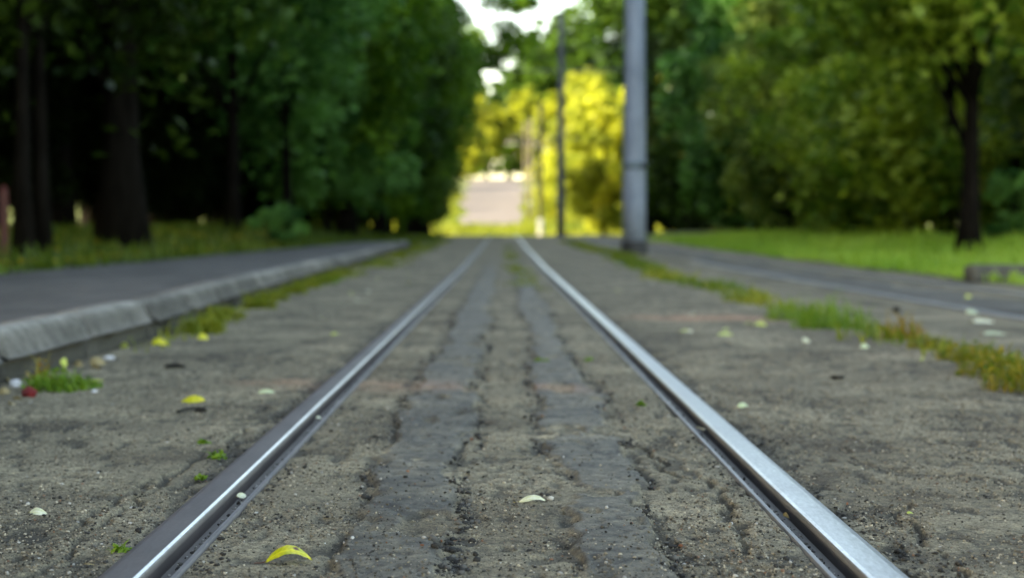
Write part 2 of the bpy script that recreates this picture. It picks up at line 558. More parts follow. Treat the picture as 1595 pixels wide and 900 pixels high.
# ------------------------------------------------------------------ kerb stones
def concrete(name, a, b, lit_top=False):
    m, nt = new_mat(name)
    v = coords(nt)
    info = nt.nodes.new('ShaderNodeObjectInfo')
    ad = nt.nodes.new('ShaderNodeVectorMath'); ad.operation = 'ADD'
    cm = nt.nodes.new('ShaderNodeCombineXYZ'); rr = mathn(nt, 'MULTIPLY', info.outputs['Random'], 37)
    nt.links.new(rr, cm.inputs[0]); nt.links.new(rr, cm.inputs[1])
    nt.links.new(v, ad.inputs[0]); nt.links.new(cm.outputs[0], ad.inputs[1])
    v = ad.outputs[0]
    n1 = noise_node(nt, 5, 5, .65, v); n2 = noise_node(nt, 90, 4, .7, v); n3 = noise_node(nt, 13, 5, .7, v)
    c = ramp(nt, n1, [(.33, a), (.66, b)])
    c = mix(nt, .55, c, ramp(nt, n2, [(.3, (.45, .45, .45)), (.5, (1, 1, 1)), (.7, (1.35, 1.35, 1.3))]), 'MULTIPLY')
    st = ramp(nt, n3, [(.48, 0.0), (.62, 1.0)])
    c = mix(nt, mathn(nt, 'MULTIPLY', st, .62), c, (.07, .072, .062))
    c = mix(nt, 1.0, c, mix(nt, info.outputs['Random'], (.62, .62, .62), (1.2, 1.2, 1.2)), 'MULTIPLY')
    if lit_top:
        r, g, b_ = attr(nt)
        c = mix(nt, 1.0, c, mix(nt, r, (.72, .71, .69), (1.75, 1.75, 1.72)), 'MULTIPLY')  # top lightened, front darkened: daylight put into the concrete colour
    finish(nt, c, .9, mathn(nt, 'ADD', n2, mathn(nt, 'MULTIPLY', n3, .7)), .6, .008, 0, .3)
    return m


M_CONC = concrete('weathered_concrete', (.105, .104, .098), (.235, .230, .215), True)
M_BASE = concrete('dark_kerb_footing', (.045, .045, .04), (.08, .078, .07))  # darker than the kerb block above it

def kerb_mesh(seed, L=.965):
    pr = [(-.014, .080), (-.004, .071), (.008, .086), (.020, .108), (.032, .130), (.042, .152), (.056, .164), (.075, .169), (.120, .168), (.160, .164), (.164, .10), (.164, .0), (.06, .0), (.03, .068)]
    # u measured away from the track
    ns = 26; V = []; F = []; k = len(pr)
    for i in range(ns):
        t = i / (ns - 1); yv = -L / 2 + L * t
        endc = .018 * max(0, 1 - min(t, 1 - t) / .045)
        for j, (u, w) in enumerate(pr):
            nz = (float(fbm(yv * 6 + seed * 9, j * .8, seed, 3)) - .5) * .016
            f = 1.0 if 1 <= j <= 8 else .3
            V.append((-(u + nz * f + endc * f), yv, max(0, w + nz * .5 * f - endc * .6 * (w > .1))))
    for i in range(ns - 1):
        for j in range(k):
            a, b = i * k + j, i * k + (j + 1) % k
            F.append((a, a + k, b + k, b))
    F.append(tuple(range(k))); F.append(tuple((ns - 1) * k + j for j in range(k - 1, -1, -1)))
    wr = np.tile([0, .25, .1, 0, 0, .25, .9, 1, 1, 1, 0, 0, 0, 0], ns) * (.75 + .25 * np.repeat(RNG.random(ns), k))  # lit tone painted along the top of the profile
    return mesh_np('kerb_stone', np.array(V), F, True, wr)


def footing_mesh(L=.985):
    V = []; F = []; ns = 12
    pr = [(.030, -.05), (.040, .076), (.15, .076), (.15, -.05)]; k = 4
    for i in range(ns):
        yv = -L / 2 + L * i / (ns - 1)
        for j, (u, w) in enumerate(pr):
            V.append((-(u + (random.random() - .5) * .012), yv, w))
    for i in range(ns - 1):
        for j in range(k):
            a, b = i * k + j, i * k + (j + 1) % k
            F.append((a, a + k, b + k, b))
    F.append(tuple(range(k))); F.append(tuple((ns - 1) * k + j for j in range(k - 1, -1, -1)))
    return mesh_np('kerb_footing', np.array(V), F, True)


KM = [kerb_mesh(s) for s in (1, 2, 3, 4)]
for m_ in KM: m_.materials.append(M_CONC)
FM = footing_mesh(); FM.materials.append(M_BASE)
ky = 2.28
idx = 0
while ky < 33.3:
    e = empty('kerb_stone', (float(kerb_x(ky)), ky, float(zt(ky)) + (random.random() - .5) * .008),
              math.atan2(-(kerb_x(ky + .5) - kerb_x(ky - .5)), 1.0), cat='kerb stone', group='kerb stones along the left footpath')
    e.rotation_euler.x = (random.random() - .5) * .006; e.rotation_euler.y = (random.random() - .5) * .05
    if idx in (3,): lab = 'large weathered concrete kerb stone above the red scrap and weed clump'
    elif idx == 4: lab = 'weathered concrete kerb stone just beyond the weed clump with pale scraps at its foot'
    elif idx == 2: lab = 'nearest kerb stone, cut off by the left edge of the photo'
    else: lab = 'weathered grey concrete kerb stone receding along the footpath'
    e['label'] = lab
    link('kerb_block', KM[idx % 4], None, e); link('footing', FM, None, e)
    ky += 1.0; idx += 1

# kerb stones at the right-hand lawn (they cross the view)
M_CONC2 = concrete('mossy_dark_concrete', (.07, .072, .062), (.14, .14, .12))
for k in range(2):
    m2 = kerb_mesh(7 + k, .98); m2.materials.append(M_CONC2)
    p = at_dist(1512, 437, 14.0)
    o = bpy.data.objects.new('lawn_kerb_stone', m2); COL.objects.link(o)
    o.location = (p.x + .5 + k * 1.0, 14.0, float(zt(14)) - .10); o.rotation_euler = (0, 0, -PI / 2); o.scale = (1.5, 1, 1.55)
    prop(o, ['low dark mossy kerb stone at the lawn corner right of the tree trunk', 'low dark mossy kerb stone continuing out of frame at the lawn'][k], 'kerb stone', 'dark kerb stones at the lawn corner')

# ------------------------------------------------------------------ grass
def grass_mesh(name, P, h, w, lean=.5, cvar=1.0, up=1.0):
    """P (n,3) roots; one bent tapering blade each"""
    P = np.asarray(P, float); n = len(P)
    h = np.asarray(h, float) * (.35 + 1.25 * RNG.random(n) ** 1.6); an = RNG.random(n) * 2 * PI
    ln = lean * (0.2 + RNG.random(n)); wd = np.asarray(w) * (.7 + .6 * RNG.random(n))
    d = np.stack([np.cos(an), np.sin(an), np.zeros(n)], 1)
    s = np.stack([-np.sin(an + RNG.normal(0, .6, n)), np.cos(an), np.zeros(n)], 1)
    z = np.array([0, 0, 1.0])
    a = P; b = P + d * (h * ln * .35)[:, None] + z * (h * .6)[:, None]; c = P + d * (h * ln)[:, None] + z * (h * (1 - .35 * ln))[:, None]
    v = np.stack([a - s * (wd / 2)[:, None], a + s * (wd / 2)[:, None], b + s * (wd * .42)[:, None], b - s * (wd * .42)[:, None], c + s * (wd * .06)[:, None], c - s * (wd * .06)[:, None]], 1).reshape(-1, 3)
    i = np.arange(n) * 6
    F = np.concatenate([np.stack([i, i + 1, i + 2, i + 3], 1), np.stack([i + 3, i + 2, i + 4, i + 5], 1)])
    cc = np.clip(RNG.random(n) * .6 + .4 * cvar, 0, 1) if np.isscalar(cvar) else np.clip(cvar + (RNG.random(n) - .5) * .5, 0, 1)
    return mesh_np(name, v, F, False, np.repeat(cc, 6))


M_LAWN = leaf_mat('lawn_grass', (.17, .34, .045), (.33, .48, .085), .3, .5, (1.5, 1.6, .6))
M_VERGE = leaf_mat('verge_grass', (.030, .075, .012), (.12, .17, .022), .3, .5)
M_WEED = leaf_mat('weed_grass', (.07, .15, .016), (.27, .28, .04), .35, .5)
M_FARG = leaf_mat('sunlit_far_grass', (.05, .085, .010), (.13, .155, .020), .35, .6)
M_SOILG, nt = new_mat('grassy_soil')
finish(nt, ramp(nt, noise_node(nt, 3, 5, .6, coords(nt)), [(.35, (.035, .06, .012)), (.65, (.09, .135, .022))]), .95)
M_LEAVES = leaf_mat('fallen_leaf_litter', (.30, .17, .025), (.50, .42, .04), .2, .6)

lawn_l = lambda y: 4.52 + (fbm(y * .9, y * 0 + 3, 71, 3) - .5) * .35
LY = np.concatenate([np.linspace(6, 60, 90)])
prop(sheet('lawn', lawn_l, lambda y: np.full(len(y), 30.0), LY, 60, .014, M_SOILG), 'bright green mown lawn right of the second track', 'lawn', kind='structure')
verge_r = lambda y: np.interp(y, [-30, 20, 27, 34, 35, 60], [-3.80, -3.80, -3.45, -3.15, -2.25, -2.4]) + (fbm(y * 1.2, y * 0, 72, 3) - .5) * .2
prop(sheet('verge', lambda y: np.full(len(y), -26.0), verge_r, np.linspace(-15, 85, 150), 60, .155 if False else .02, M_SOILG, lambda x, y: np.maximum(ground_z(x, y), zt(y) + np.where(y < 34.5, .145, 0) * sstep(-20, -3, x) * sstep(36, 33, y))),
     'dim grass verge between the footpath and the left trees', 'verge', kind='structure')


def verge_h(x, y): return np.maximum(ground_z(x, y), zt(y) + .145 * sstep(-20, -3, x) * sstep(36, 33, y)) + .02


def scatter(n, x0, x1, y0, y1, keep=None, pw=1.0):
    y = y0 + (y1 - y0) * RNG.random(n) ** pw; x = x0 + (x1 - x0) * RNG.random(n)
    if keep is not None:
        k = RNG.random(n) < keep(x, y); x, y = x[k], y[k]
    return x, y


x, y = scatter(75000, 4.3, 15, 9, 48, lambda x, y: (x > lawn_l(y) - .1) * (1 - .4 * sstep(9, 15, x)), 1.3)
hh = .075 + .11 * fbm(x * .9, y * .6, 73, 3) ** 2 * 2
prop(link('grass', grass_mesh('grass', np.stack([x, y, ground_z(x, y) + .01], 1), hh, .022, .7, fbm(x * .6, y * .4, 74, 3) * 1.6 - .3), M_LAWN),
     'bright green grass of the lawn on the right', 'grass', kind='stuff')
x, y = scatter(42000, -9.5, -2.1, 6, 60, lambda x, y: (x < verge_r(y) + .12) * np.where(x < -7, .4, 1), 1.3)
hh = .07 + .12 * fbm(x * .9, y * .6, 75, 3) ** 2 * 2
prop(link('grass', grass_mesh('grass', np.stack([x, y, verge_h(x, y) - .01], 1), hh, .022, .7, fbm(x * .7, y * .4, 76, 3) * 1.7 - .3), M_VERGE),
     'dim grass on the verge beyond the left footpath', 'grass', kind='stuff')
# sunlit grass on the far slope
x, y = scatter(60000, -16, 16, 84, 190, lambda x, y: ~((x > hl(y) - .2) & (x < hr(y) + .2) & (y > 123)), 1.4)
prop(link('grass', grass_mesh('grass', np.stack([x, y, ground_z(x, y)], 1), .28, .11, .7, fbm(x * .2, y * .1, 77, 3) * 1.6 - .2), M_FARG),
     'sunlit yellow green grass on the far slope past the crest', 'grass', kind='stuff')
# weed strips: between the tracks, along the left kerb, between the rails far off
def strip_keep(x, y): return np.exp(-((x - 1.68 - (fbm(y * .9, y * 0, 78, 3) - .5) * .25 - .25 * sstep(16, 26, y)) / (.11 + .06 * sstep(8, 20, y))) ** 2) * (.12 + .88 * sstep(.32, .62, fbm(x * 4.5, y * 2.2, 79, 4))) * sstep(3.2, 4.2, y)
x, y = scatter(56000, 1.1, 2.7, 2.5, 45, strip_keep, 1.35)
prop(link('weed_strip', grass_mesh('weed_strip', np.stack([x, y, ground_z(x, y) - .004], 1), (.030 + .09 * fbm(x * 3, y * 1.5, 80, 3) ** 1.5), .006 + .0006 * y, .9, fbm(x * 1.5, y * .8, 81, 3) * 1.8 - .4), M_WEED),
     'strip of yellowing weeds and grass between the two tram tracks', 'weeds', kind='stuff')
def kerb_keep(x, y): return np.exp(-((x - kerb_x(y) - .10 - .14 * sstep(9, 25, y)) / (.06 + .14 * sstep(8, 22, y))) ** 2) * sstep(.44, .66, fbm(x * 3.2, y * 1.4, 82, 4)) * sstep(5.6, 7.5, y)
x, y = scatter(34000, -2.3, -1.1, 5.2, 50, kerb_keep, 1.3)
prop(link('weed_strip', grass_mesh('weed_strip', np.stack([x, y, ground_z(x, y) - .004], 1), .045 + .035 * fbm(x * 2, y, 83, 2), .006 + .0006 * y, .9, fbm(x * 1.5, y * .8, 84, 3) * 1.8 - .35), M_WEED),
     'thin strip of weeds growing along the foot of the left kerb', 'weeds', kind='stuff')
def mid_keep(x, y): return np.exp(-((x - .17 + (y - 18) * .004) / .1) ** 2) * sstep(.38, .58, fbm(x * 3, y * .6, 85, 3)) * sstep(8.5, 14, y) * sstep(42, 30, y)
x, y = scatter(16000, -.3, .46, 8, 42, mid_keep)
prop(link('weed_strip', grass_mesh('weed_strip', np.stack([x, y, ground_z(x, y) - .004], 1), .028, .012, 1.0, .55 + 0 * x), M_WEED),
     'sparse olive weeds between the rails of the near track', 'weeds', kind='stuff')


def weed_clump(px, py, r, h, n, label, mat=None, leafy=0.5, group='weed clumps by the track', bias=0.0):
    p = on_plane(px, py); p.z = float(ground_z(p.x, p.y)) - .004
    e = empty('weed_clump', p, label=label, cat='weed', group=group)
    if n > 200: n = int(n * .42); h *= 1.2
    a = RNG.random(n) * 2 * PI; q = r * np.sqrt(RNG.random(n))
    P = np.stack([np.cos(a) * q, np.sin(a) * q, np.zeros(n)], 1)
    link('stems', grass_mesh('stems', P, h * (1.1 - .6 * q / r), .0055, .9, .25 + .6 * RNG.random(n) + bias), mat or M_WEED, e)
    if leafy:
        m = int(n * leafy); a = RNG.random(m) * 2 * PI; q = r * np.sqrt(RNG.random(m))
        c = np.stack([np.cos(a) * q, np.sin(a) * q, h * (.15 + .75 * RNG.random(m)) * (1.1 - .6 * q / r)], 1)
        link('leaves', leaf_cloud('leaves', c, .020, RNG.random(m) * .9 + bias), mat or M_WEED, e)
    return e


def leaf_cloud(name, C, size, cv, updir=.6, aspect=.55):
    """one folded pointed leaf per centre"""
    n = len(C)
    nrm = RNG.normal(0, 1, (n, 3)); nrm[:, 2] = np.abs(nrm[:, 2]) * .7 + updir
    nrm /= np.linalg.norm(nrm, axis=1)[:, None]
    t = RNG.normal(0, 1, (n, 3)); t[:, 2] -= .35
    t -= nrm * np.sum(t * nrm, 1)[:, None]; t /= np.linalg.norm(t, axis=1)[:, None] + 1e-9
    s = np.cross(nrm, t)
    L = (size * (.65 + .7 * RNG.random(n)))[:, None]
    a = C - t * L * .5; b = C + t * L * .5
    m1 = C + s * L * aspect * .5 + nrm * L * .10 - t * L * .05; m2 = C - s * L * aspect * .5 + nrm * L * .10 - t * L * .05
    v = np.stack([a, m1, b, m2], 1).reshape(-1, 3)
    i = np.arange(n) * 4
    F = np.concatenate([np.stack([i, i + 1, i + 2], 1), np.stack([i, i + 2, i + 3], 1)])
    return mesh_np(name, v, F, False, np.repeat(np.clip(cv, 0, 1), 4))

# ------------------------------------------------------------------ trees
M_BARK, nt = new_mat('dark_bark')
v_ = coords(nt, (1, 1, .25)); n_ = noise_node(nt, 9, 6, .7, v_)
finish(nt, ramp(nt, n_, [(.35, (.003, .0025, .002)), (.65, (.011, .0095, .008))]), .95, n_, 1.0, .05, 0, .06)

ML = {
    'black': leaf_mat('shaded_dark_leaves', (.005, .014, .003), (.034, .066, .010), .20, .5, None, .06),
    'deep':  leaf_mat('deep_green_leaves', (.010, .034, .006), (.070, .150, .022), .26, .5),
    'cool':  leaf_mat('cool_green_leaves', (.014, .072, .018), (.150, .350, .095), .28, .5, (1.2, 1.5, .7)),
    'under': leaf_mat('understorey_leaves', (.004, .010, .003), (.012, .024, .006), .08, .7, None, .03),  # near-black leaves, deep canopy shade put into the colour
    'mid':   leaf_mat('mid_green_leaves', (.018, .078, .008), (.160, .310, .034), .32, .5),
    'lime':  leaf_mat('yellow_green_leaves', (.065, .155, .022), (.360, .480, .090), .38, .5),
    'gold':  leaf_mat('sunlit_yellow_leaves', (.12, .16, .025), (.36, .39, .060), .40, .5, (1.4, 1.4, .5)),
    'olive': leaf_mat('olive_leaves', (.036, .090, .020), (.240, .330, .085), .32, .5),
}


def tree_meshes(seed, H, z0, rx, ry, ncl, nleaf, leaf, tr, lean=0.0, hang=0.0, shell=.45, tip=.75, rk=.9):
    rg = np.random.default_rng(seed)
    zc = (z0 + H) / 2; rz = (H - z0) / 2
    d = rg.normal(0, 1, (ncl, 3)); d /= np.linalg.norm(d, axis=1)[:, None]
    q = shell + (1 - shell) * rg.random(ncl) ** .6
    lob = 1 + .28 * np.sin(3 * np.arctan2(d[:, 1], d[:, 0]) + seed) * (1 - np.abs(d[:, 2]))
    taper = 1 - (1 - tip) * np.clip(d[:, 2] * q, 0, 1)
    C = np.stack([d[:, 0] * rx * q * lob * taper * .82, d[:, 1] * ry * q * lob * taper * .82, zc + d[:, 2] * rz * q * .86], 1)
    R = (.12 + .18 * rg.random(ncl)) * min(rx, ry) * rk
    w = R ** 2; k = rg.choice(ncl, nleaf, p=w / w.sum())
    e = rg.normal(0, 1, (nleaf, 3)); e /= np.linalg.norm(e, axis=1)[:, None]
    rad = R[k] * (.35 + .75 * rg.random(nleaf) ** .6)
    P = C[k] + e * rad[:, None] * np.array([1.15, 1.15, .72])
    if hang: P[:, 2] -= hang * rg.random(nleaf) ** 3 * R[k] * 2.2
    P[:, 2] = np.maximum(P[:, 2], .05)
    cv = .02 + .60 * rg.random(nleaf) ** 1.3 + (rg.random(ncl)[k] - .42) * 1.0
    global RNG
    old = RNG; RNG = rg
    crown = leaf_cloud('crown', P, leaf, cv)
    RNG = old
    mb = MB()
    if tr > 0:
        top = z0 + (H - z0) * .75
        pts = []; rr = []
        for i in range(9):
            t = i / 8
            pts.append((lean * t * t + .12 * math.sin(t * 5 + seed) * t, .10 * math.cos(t * 4 + seed) * t, -.25 + (top + .25) * t))
            rr.append(tr * (1.0 - .78 * t) * (1 + .75 * math.exp(-t * 16)))
        mb.tube(pts, rr, 12)
        order = np.argsort(-R)[:min(11, ncl)]
        for j in order:
            c = C[j]; t = min(.9, max(.25, (c[2] - rz * .55) / top)); t = max(t, (z0 * .8) / top)
            b = Vector(pts[int(t * 8)]); r0 = rr[int(t * 8)] * .5
            m_ = (b + Vector(c)) / 2 + Vector((0, 0, .06 * H * .5))
            mb.tube([b, b.lerp(m_, .5) + Vector((0, 0, .1)), m_, Vector(c)], [r0, r0 * .8, r0 * .55, r0 * .2], 7)
    trunk = mesh_np('trunk', np.array(mb.V), mb.F, True) if mb.V else None
    if trunk: trunk.materials.append(M_BARK)
    crown.materials.append(ML['deep'])
    return trunk, crown


PROTO = {
    'tall1': tree_meshes(1, 17, 2.7, 4.3, 4.3, 110, 34000, .26, .27, .3, .5),
    'tall2': tree_meshes(2, 18, 3.2, 4.6, 4.2, 110, 34000, .26, .30, -.2, .5),
    'front1': tree_meshes(3, 12, 1.7, 3.2, 3.4, 95, 19000, .23, .20, .3, 1.0),
    'front2': tree_meshes(4, 12.5, 1.4, 3.3, 3.2, 95, 19000, .23, .22, -.3, 1.0),
    'front3': tree_meshes(33, 12, 2.45, 3.5, 3.5, 105, 17000, .23, .12, .2, 1.0, .55, .75, .8),
    'front4': tree_meshes(34, 12.5, 1.9, 3.4, 3.3, 105, 17000, .23, .12, -.2, 1.0, .55, .75, .8),
    'bush1': tree_meshes(5, 6.2, .0, 2.4, 2.5, 80, 12500, .21, .10, 0, .5, .5, .75, .78),
    'bush2': tree_meshes(6, 5.2, .0, 2.1, 2.2, 70, 12500, .21, .10, 0, .4),
    'high': tree_meshes(7, 19, 8.0, 5.0, 5.0, 75, 13000, .40, .26, .5, .3),
    'arch': tree_meshes(27, 19.5, 8.0, 10.2, 4.2, 150, 30000, .42, .26, .5, .3),
    'maple': tree_meshes(8, 7.2, 2.2, 2.7, 2.7, 50, 8500, .23, .14, .12, .6),
    'fluffy': tree_meshes(9, 8.6, .4, 2.7, 2.7, 85, 15000, .22, .14, .2, 1.0, .6, .5, .74),
    'wide': tree_meshes(10, 7.0, .6, 3.1, 2.9, 75, 13500, .22, .16, .2, 1.0, .6, .75, .74),
    'slim': tree_meshes(11, 11, 2.2, 1.8, 1.8, 40, 14000, .15, .075, .25, .6),
    'far1': tree_meshes(12, 13, .3, 4.0, 4.0, 85, 15000, .45, .22, .3, .3),
    'far2': tree_meshes(13, 16, 1.0, 4.2, 4.0, 85, 15000, .48, .25, .3, .3),
    'shrub': tree_meshes(14, 1.35, .0, .62, .62, 26, 3500, .10, .03, 0, .3),
    'mound': tree_meshes(15, .62, .02, .62, .5, 22, 3000, .08, .02, 0, .3, .75),
}
USED = {}


def tree(proto, x, y, leaf, label, name='tree', cat='tree', group=None, s=1.0, sz=1.0, rz=None, z=None, dz=0.0):
    tm, cm = PROTO[proto]
    zz = float(ground_z(x, y)) if z is None else z
    e = empty(name, (x, y, zz + dz), random.random() * 2 * PI if rz is None else rz, label=label, cat=cat, group=group)
    e.scale = (s, s, s * sz)
    if tm:
        link('trunk', tm, None, e)
    c = link('crown', cm, None, e)
    c.material_slots[0].link = 'OBJECT'; c.material_slots[0].material = ML[leaf]
    return e


BELT = 'trees of the dense belt left of the footpath'
k = 0
yv = -24.0
while yv < 77:                                   # tall rows that shade the whole near scene
    for xo, st in ((-9.5, 0), (-15.5, 3.2), (-22, 1.0)):
        if xo < -20 and yv < -12: continue
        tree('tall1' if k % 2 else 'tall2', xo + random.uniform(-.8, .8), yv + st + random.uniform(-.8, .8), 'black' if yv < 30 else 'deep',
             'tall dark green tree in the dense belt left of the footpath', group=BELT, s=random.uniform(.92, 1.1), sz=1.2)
        k += 1
    yv += 6.4
# front edge of the belt, leaning out over footpath and verge
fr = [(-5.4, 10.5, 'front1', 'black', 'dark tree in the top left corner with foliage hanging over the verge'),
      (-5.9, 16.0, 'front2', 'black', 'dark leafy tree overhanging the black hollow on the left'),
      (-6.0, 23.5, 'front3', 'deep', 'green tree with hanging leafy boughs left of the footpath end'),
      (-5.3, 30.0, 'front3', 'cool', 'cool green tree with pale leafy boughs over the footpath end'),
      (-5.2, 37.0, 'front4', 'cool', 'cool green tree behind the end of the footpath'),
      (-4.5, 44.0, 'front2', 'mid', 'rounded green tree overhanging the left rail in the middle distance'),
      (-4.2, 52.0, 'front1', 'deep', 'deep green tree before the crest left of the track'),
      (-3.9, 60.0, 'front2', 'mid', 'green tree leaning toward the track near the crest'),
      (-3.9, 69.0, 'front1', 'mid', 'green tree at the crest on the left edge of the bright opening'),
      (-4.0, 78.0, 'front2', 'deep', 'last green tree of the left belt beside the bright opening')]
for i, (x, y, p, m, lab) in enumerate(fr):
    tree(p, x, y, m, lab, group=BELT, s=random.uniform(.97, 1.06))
BU = 'bushes along the left belt'
for i, (x, y, p, m) in enumerate([(-5.0, 43.5, 'bush1', 'cool'), (-4.9, 48, 'bush1', 'cool'), (-4.4, 53, 'bush2', 'mid'), (-4.3, 58.5, 'bush1', 'deep'), (-4.2, 64, 'bush1', 'deep'), (-4.2, 70, 'bush2', 'deep'), (-4.6, 76, 'bush1', 'deep'), (-8.2, 41, 'bush2', 'under'), (-8.6, 36, 'bush2', 'under')]):
    tree(p, x, y, m, ['bluish green bush nearest the end of the footpath on the left', 'tall bluish green bush behind the footpath end'][i] if i < 2 else 'dense bush filling the foot of the left belt beyond the footpath',
         'bush', 'bush', BU, s=random.uniform(.95, 1.1))
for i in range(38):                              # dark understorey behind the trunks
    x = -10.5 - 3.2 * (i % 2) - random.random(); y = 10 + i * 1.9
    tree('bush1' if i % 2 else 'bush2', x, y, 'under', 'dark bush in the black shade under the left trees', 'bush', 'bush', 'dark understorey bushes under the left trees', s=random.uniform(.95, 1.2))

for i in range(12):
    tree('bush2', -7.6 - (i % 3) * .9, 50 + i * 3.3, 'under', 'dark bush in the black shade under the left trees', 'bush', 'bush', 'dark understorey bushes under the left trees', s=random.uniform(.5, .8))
# trunks one can tell apart on the left
tree('slim', -4.75, 15.2, 'black', 'thin leaning trunk at the far left edge beside the dark red post', group='slim trees at the left edge', z=float(verge_h(-4.75, 15.2)))
tree('slim', -4.98, 16.6, 'black', 'thin pale mossy trunk second from the left edge', group='slim trees at the left edge', z=float(verge_h(-4.98, 16.6)))
p = at_dist(190, 380, 20.0)
PROTO['big'] = tree_meshes(21, 14, 1.9, 3.3, 3.3, 80, 19000, .22, .24, .35, 1.0)
tree('big', p.x, 20.0, 'black', 'thick flared dark trunk standing on the verge in front of the black hollow', group=BELT, z=p.z, rz=2.8)
p = at_dist(440, 372, 26.0)
tree('mound', p.x, 26.0, 'cool', 'low arching pale green shrub on the verge near the footpath end', 'shrub', 'shrub', z=p.z - .05, s=1.0)

# right side
RT = 'trees along the back of the lawn'
for (x, y, p_, m, s, lab) in [
    (10.6, 25.5, 'wide', 'olive', 1.0, 'olive green tree at the right edge behind the dark trunk'),
    (9.0, 31.0, 'wide', 'lime', 1.0, 'broad yellow green tree left of the dark lawn trunk'),
    (8.3, 37.0, 'wide', 'lime', 1.02, 'yellow green tree with drooping boughs in the middle of the right tree line'),
    (8.2, 44.0, 'fluffy', 'olive', 1.0, 'olive leafy tree behind the middle of the lawn'),
    (8.3, 52.0, 'fluffy', 'cool', 1.2, 'tall feathery pale green tree right of the near pole'),
    (8.0, 61.0, 'fluffy', 'deep', 1.25, 'dark green tree behind the near pole')]:
    tree(p_, x, y, m, lab, group=RT, s=s)
for i in range(10):
    x = 12.2 + random.random() * 2.2; y = 24 + i * 5.0
    tree(['front1', 'wide', 'front2'][i % 3], x, y, ['deep', 'olive', 'mid'][i % 3], 'taller dark tree standing behind the right tree line', group='second row of trees behind the lawn', s=random.uniform(1.0, 1.15))
for i in range(9):
    tree('tall1' if i % 2 else 'tall2', 19 + random.random() * 3, 20 + i * 7.5, 'deep', 'tall dark tree at the back of the right-hand wood', group='tall trees at the back of the right wood', s=random.uniform(.8, .95))
for i in range(12):
    x = 10.2 + random.random() * 1.2 - .035 * (i * 3.4); y = 27 + i * 3.4
    tree('bush2', x, y, 'under', 'dark low bush in the shade behind the lawn', 'bush', 'bush', 'dark bushes behind the lawn', s=random.uniform(.5, .75))
for i in range(12):
    tree('bush2', 8.5 + i * 1.1, 78 + (i % 3) * 4, 'under', 'dark bush closing the far end of the right wood', 'bush', 'bush', 'dark bushes at the far end of the right wood', s=random.uniform(.7, .9))
for i in range(16):
    tree('bush1', 15.5 + random.random() * 2.0, 24 + i * 4.2, 'under', 'dark bush deep in the right-hand wood', 'bush', 'bush', 'dark bushes deep in the right wood', s=random.uniform(.9, 1.15))
p = at_dist(1508, 391, 22.0)
tree('maple', p.x, 22.0, 'lime', 'lime green tree with a dark bare trunk standing on the lawn', z=p.z, rz=.6)
p = at_dist(1572, 385, 24.5)
tree('shrub', p.x + .1, 24.5, 'cool', 'bluish green shrub on the lawn right of the dark trunk', 'shrub', 'shrub', z=p.z - .05, s=1.1)

# beyond the crest
FT = 'sunlit trees beyond the crest'
for (x, y, p_, m, s, lab) in [
    (6.6, 101, 'far1', 'gold', .80, 'bright yellow green tree just right of the second pole beyond the crest'),
    (10.5, 108, 'far1', 'gold', .95, 'sunlit yellow tree seen beside the near pole'),
    (12.0, 97, 'far1', 'olive', .9, 'olive tree filling the gap right of the near pole'),
    (8.0, 122, 'far2', 'gold', .85, 'sunlit tree behind the far poles right of the hill road'),
    (7.8, 140, 'far1', 'gold', .95, 'sunlit yellow tree half way up the right of the hill road'),
    (9.0, 165, 'far2', 'gold', 1.0, 'sunlit yellow tree high on the right of the hill road'),
    (8.0, 195, 'far2', 'gold', 1.0, 'sunlit yellow tree near the top right of the hill road'),
    (-11.5, 205, 'far1', 'gold', 1.0, 'sunlit yellow tree at the left of the hill road'),
    (-9.0, 275, 'far2', 'lime', 1.1, 'green tree left of the top of the hill road'),
    (-3.0, 272, 'far2', 'gold', 1.05, 'bright tree closing the view at the top of the hill road'),
    (4.0, 275, 'far2', 'gold', 1.15, 'bright tree at the top right of the hill road')]:
    tree(p_, x, y, m, lab, group=FT, s=s)
for i, (x, y, q) in enumerate([(4.0, 126, .55), (4.6, 139, .75), (5.0, 152, .85), (5.2, 170, 1.0), (-6.6, 150, .7), (-7.4, 172, 1.0), (-8.4, 196, 1.0)]):
    tree('bush1', x, y, 'gold', 'sunlit yellow bush beside the hill road', 'bush', 'bush', 'sunlit bushes beside the hill road', s=q)
for i in range(9):
    tree('bush1', -11 + i * 3.0 + random.random(), 283 + random.random() * 4, 'mid', 'sunlit bush behind the cross road at the hill top', 'bush', 'bush', 'bushes at the hill top', s=random.uniform(.8, 1.2))
tree('far1', -5.2, 240, 'gold', 'sunlit yellow tree beside the top left of the hill road', group=FT, s=.8)
for i, (x, y, s) in enumerate([(-16, 300, 1.6), (-8, 310, 1.65), (1, 305, 1.5), (6.5, 296, 1.85), (11.5, 305, 2.35), (18, 300, 2.1), (22, 310, 1.9), (-24, 315, 1.7)]):
    tree('far2', x, y, 'deep', 'tall dark green tree on the far skyline', group='trees on the far skyline', s=s)
for (x, y, m, s, rz, lab) in [(-6.8, 89, 'mid', 1.0, 0.0, 'tall tree with high boughs reaching over the bright opening from the left'),
                              (8.0, 84, 'deep', 1.08, 2.2, 'tall tree with high boughs reaching over the opening from the right'),
                              (9.0, 73, 'deep', 1.0, 1.0, 'tall dark tree rising behind the near pole')]:
    tree('arch' if x < 0 else 'high', x, y, m, lab, group='tall trees arching over the opening', s=s, rz=rz)

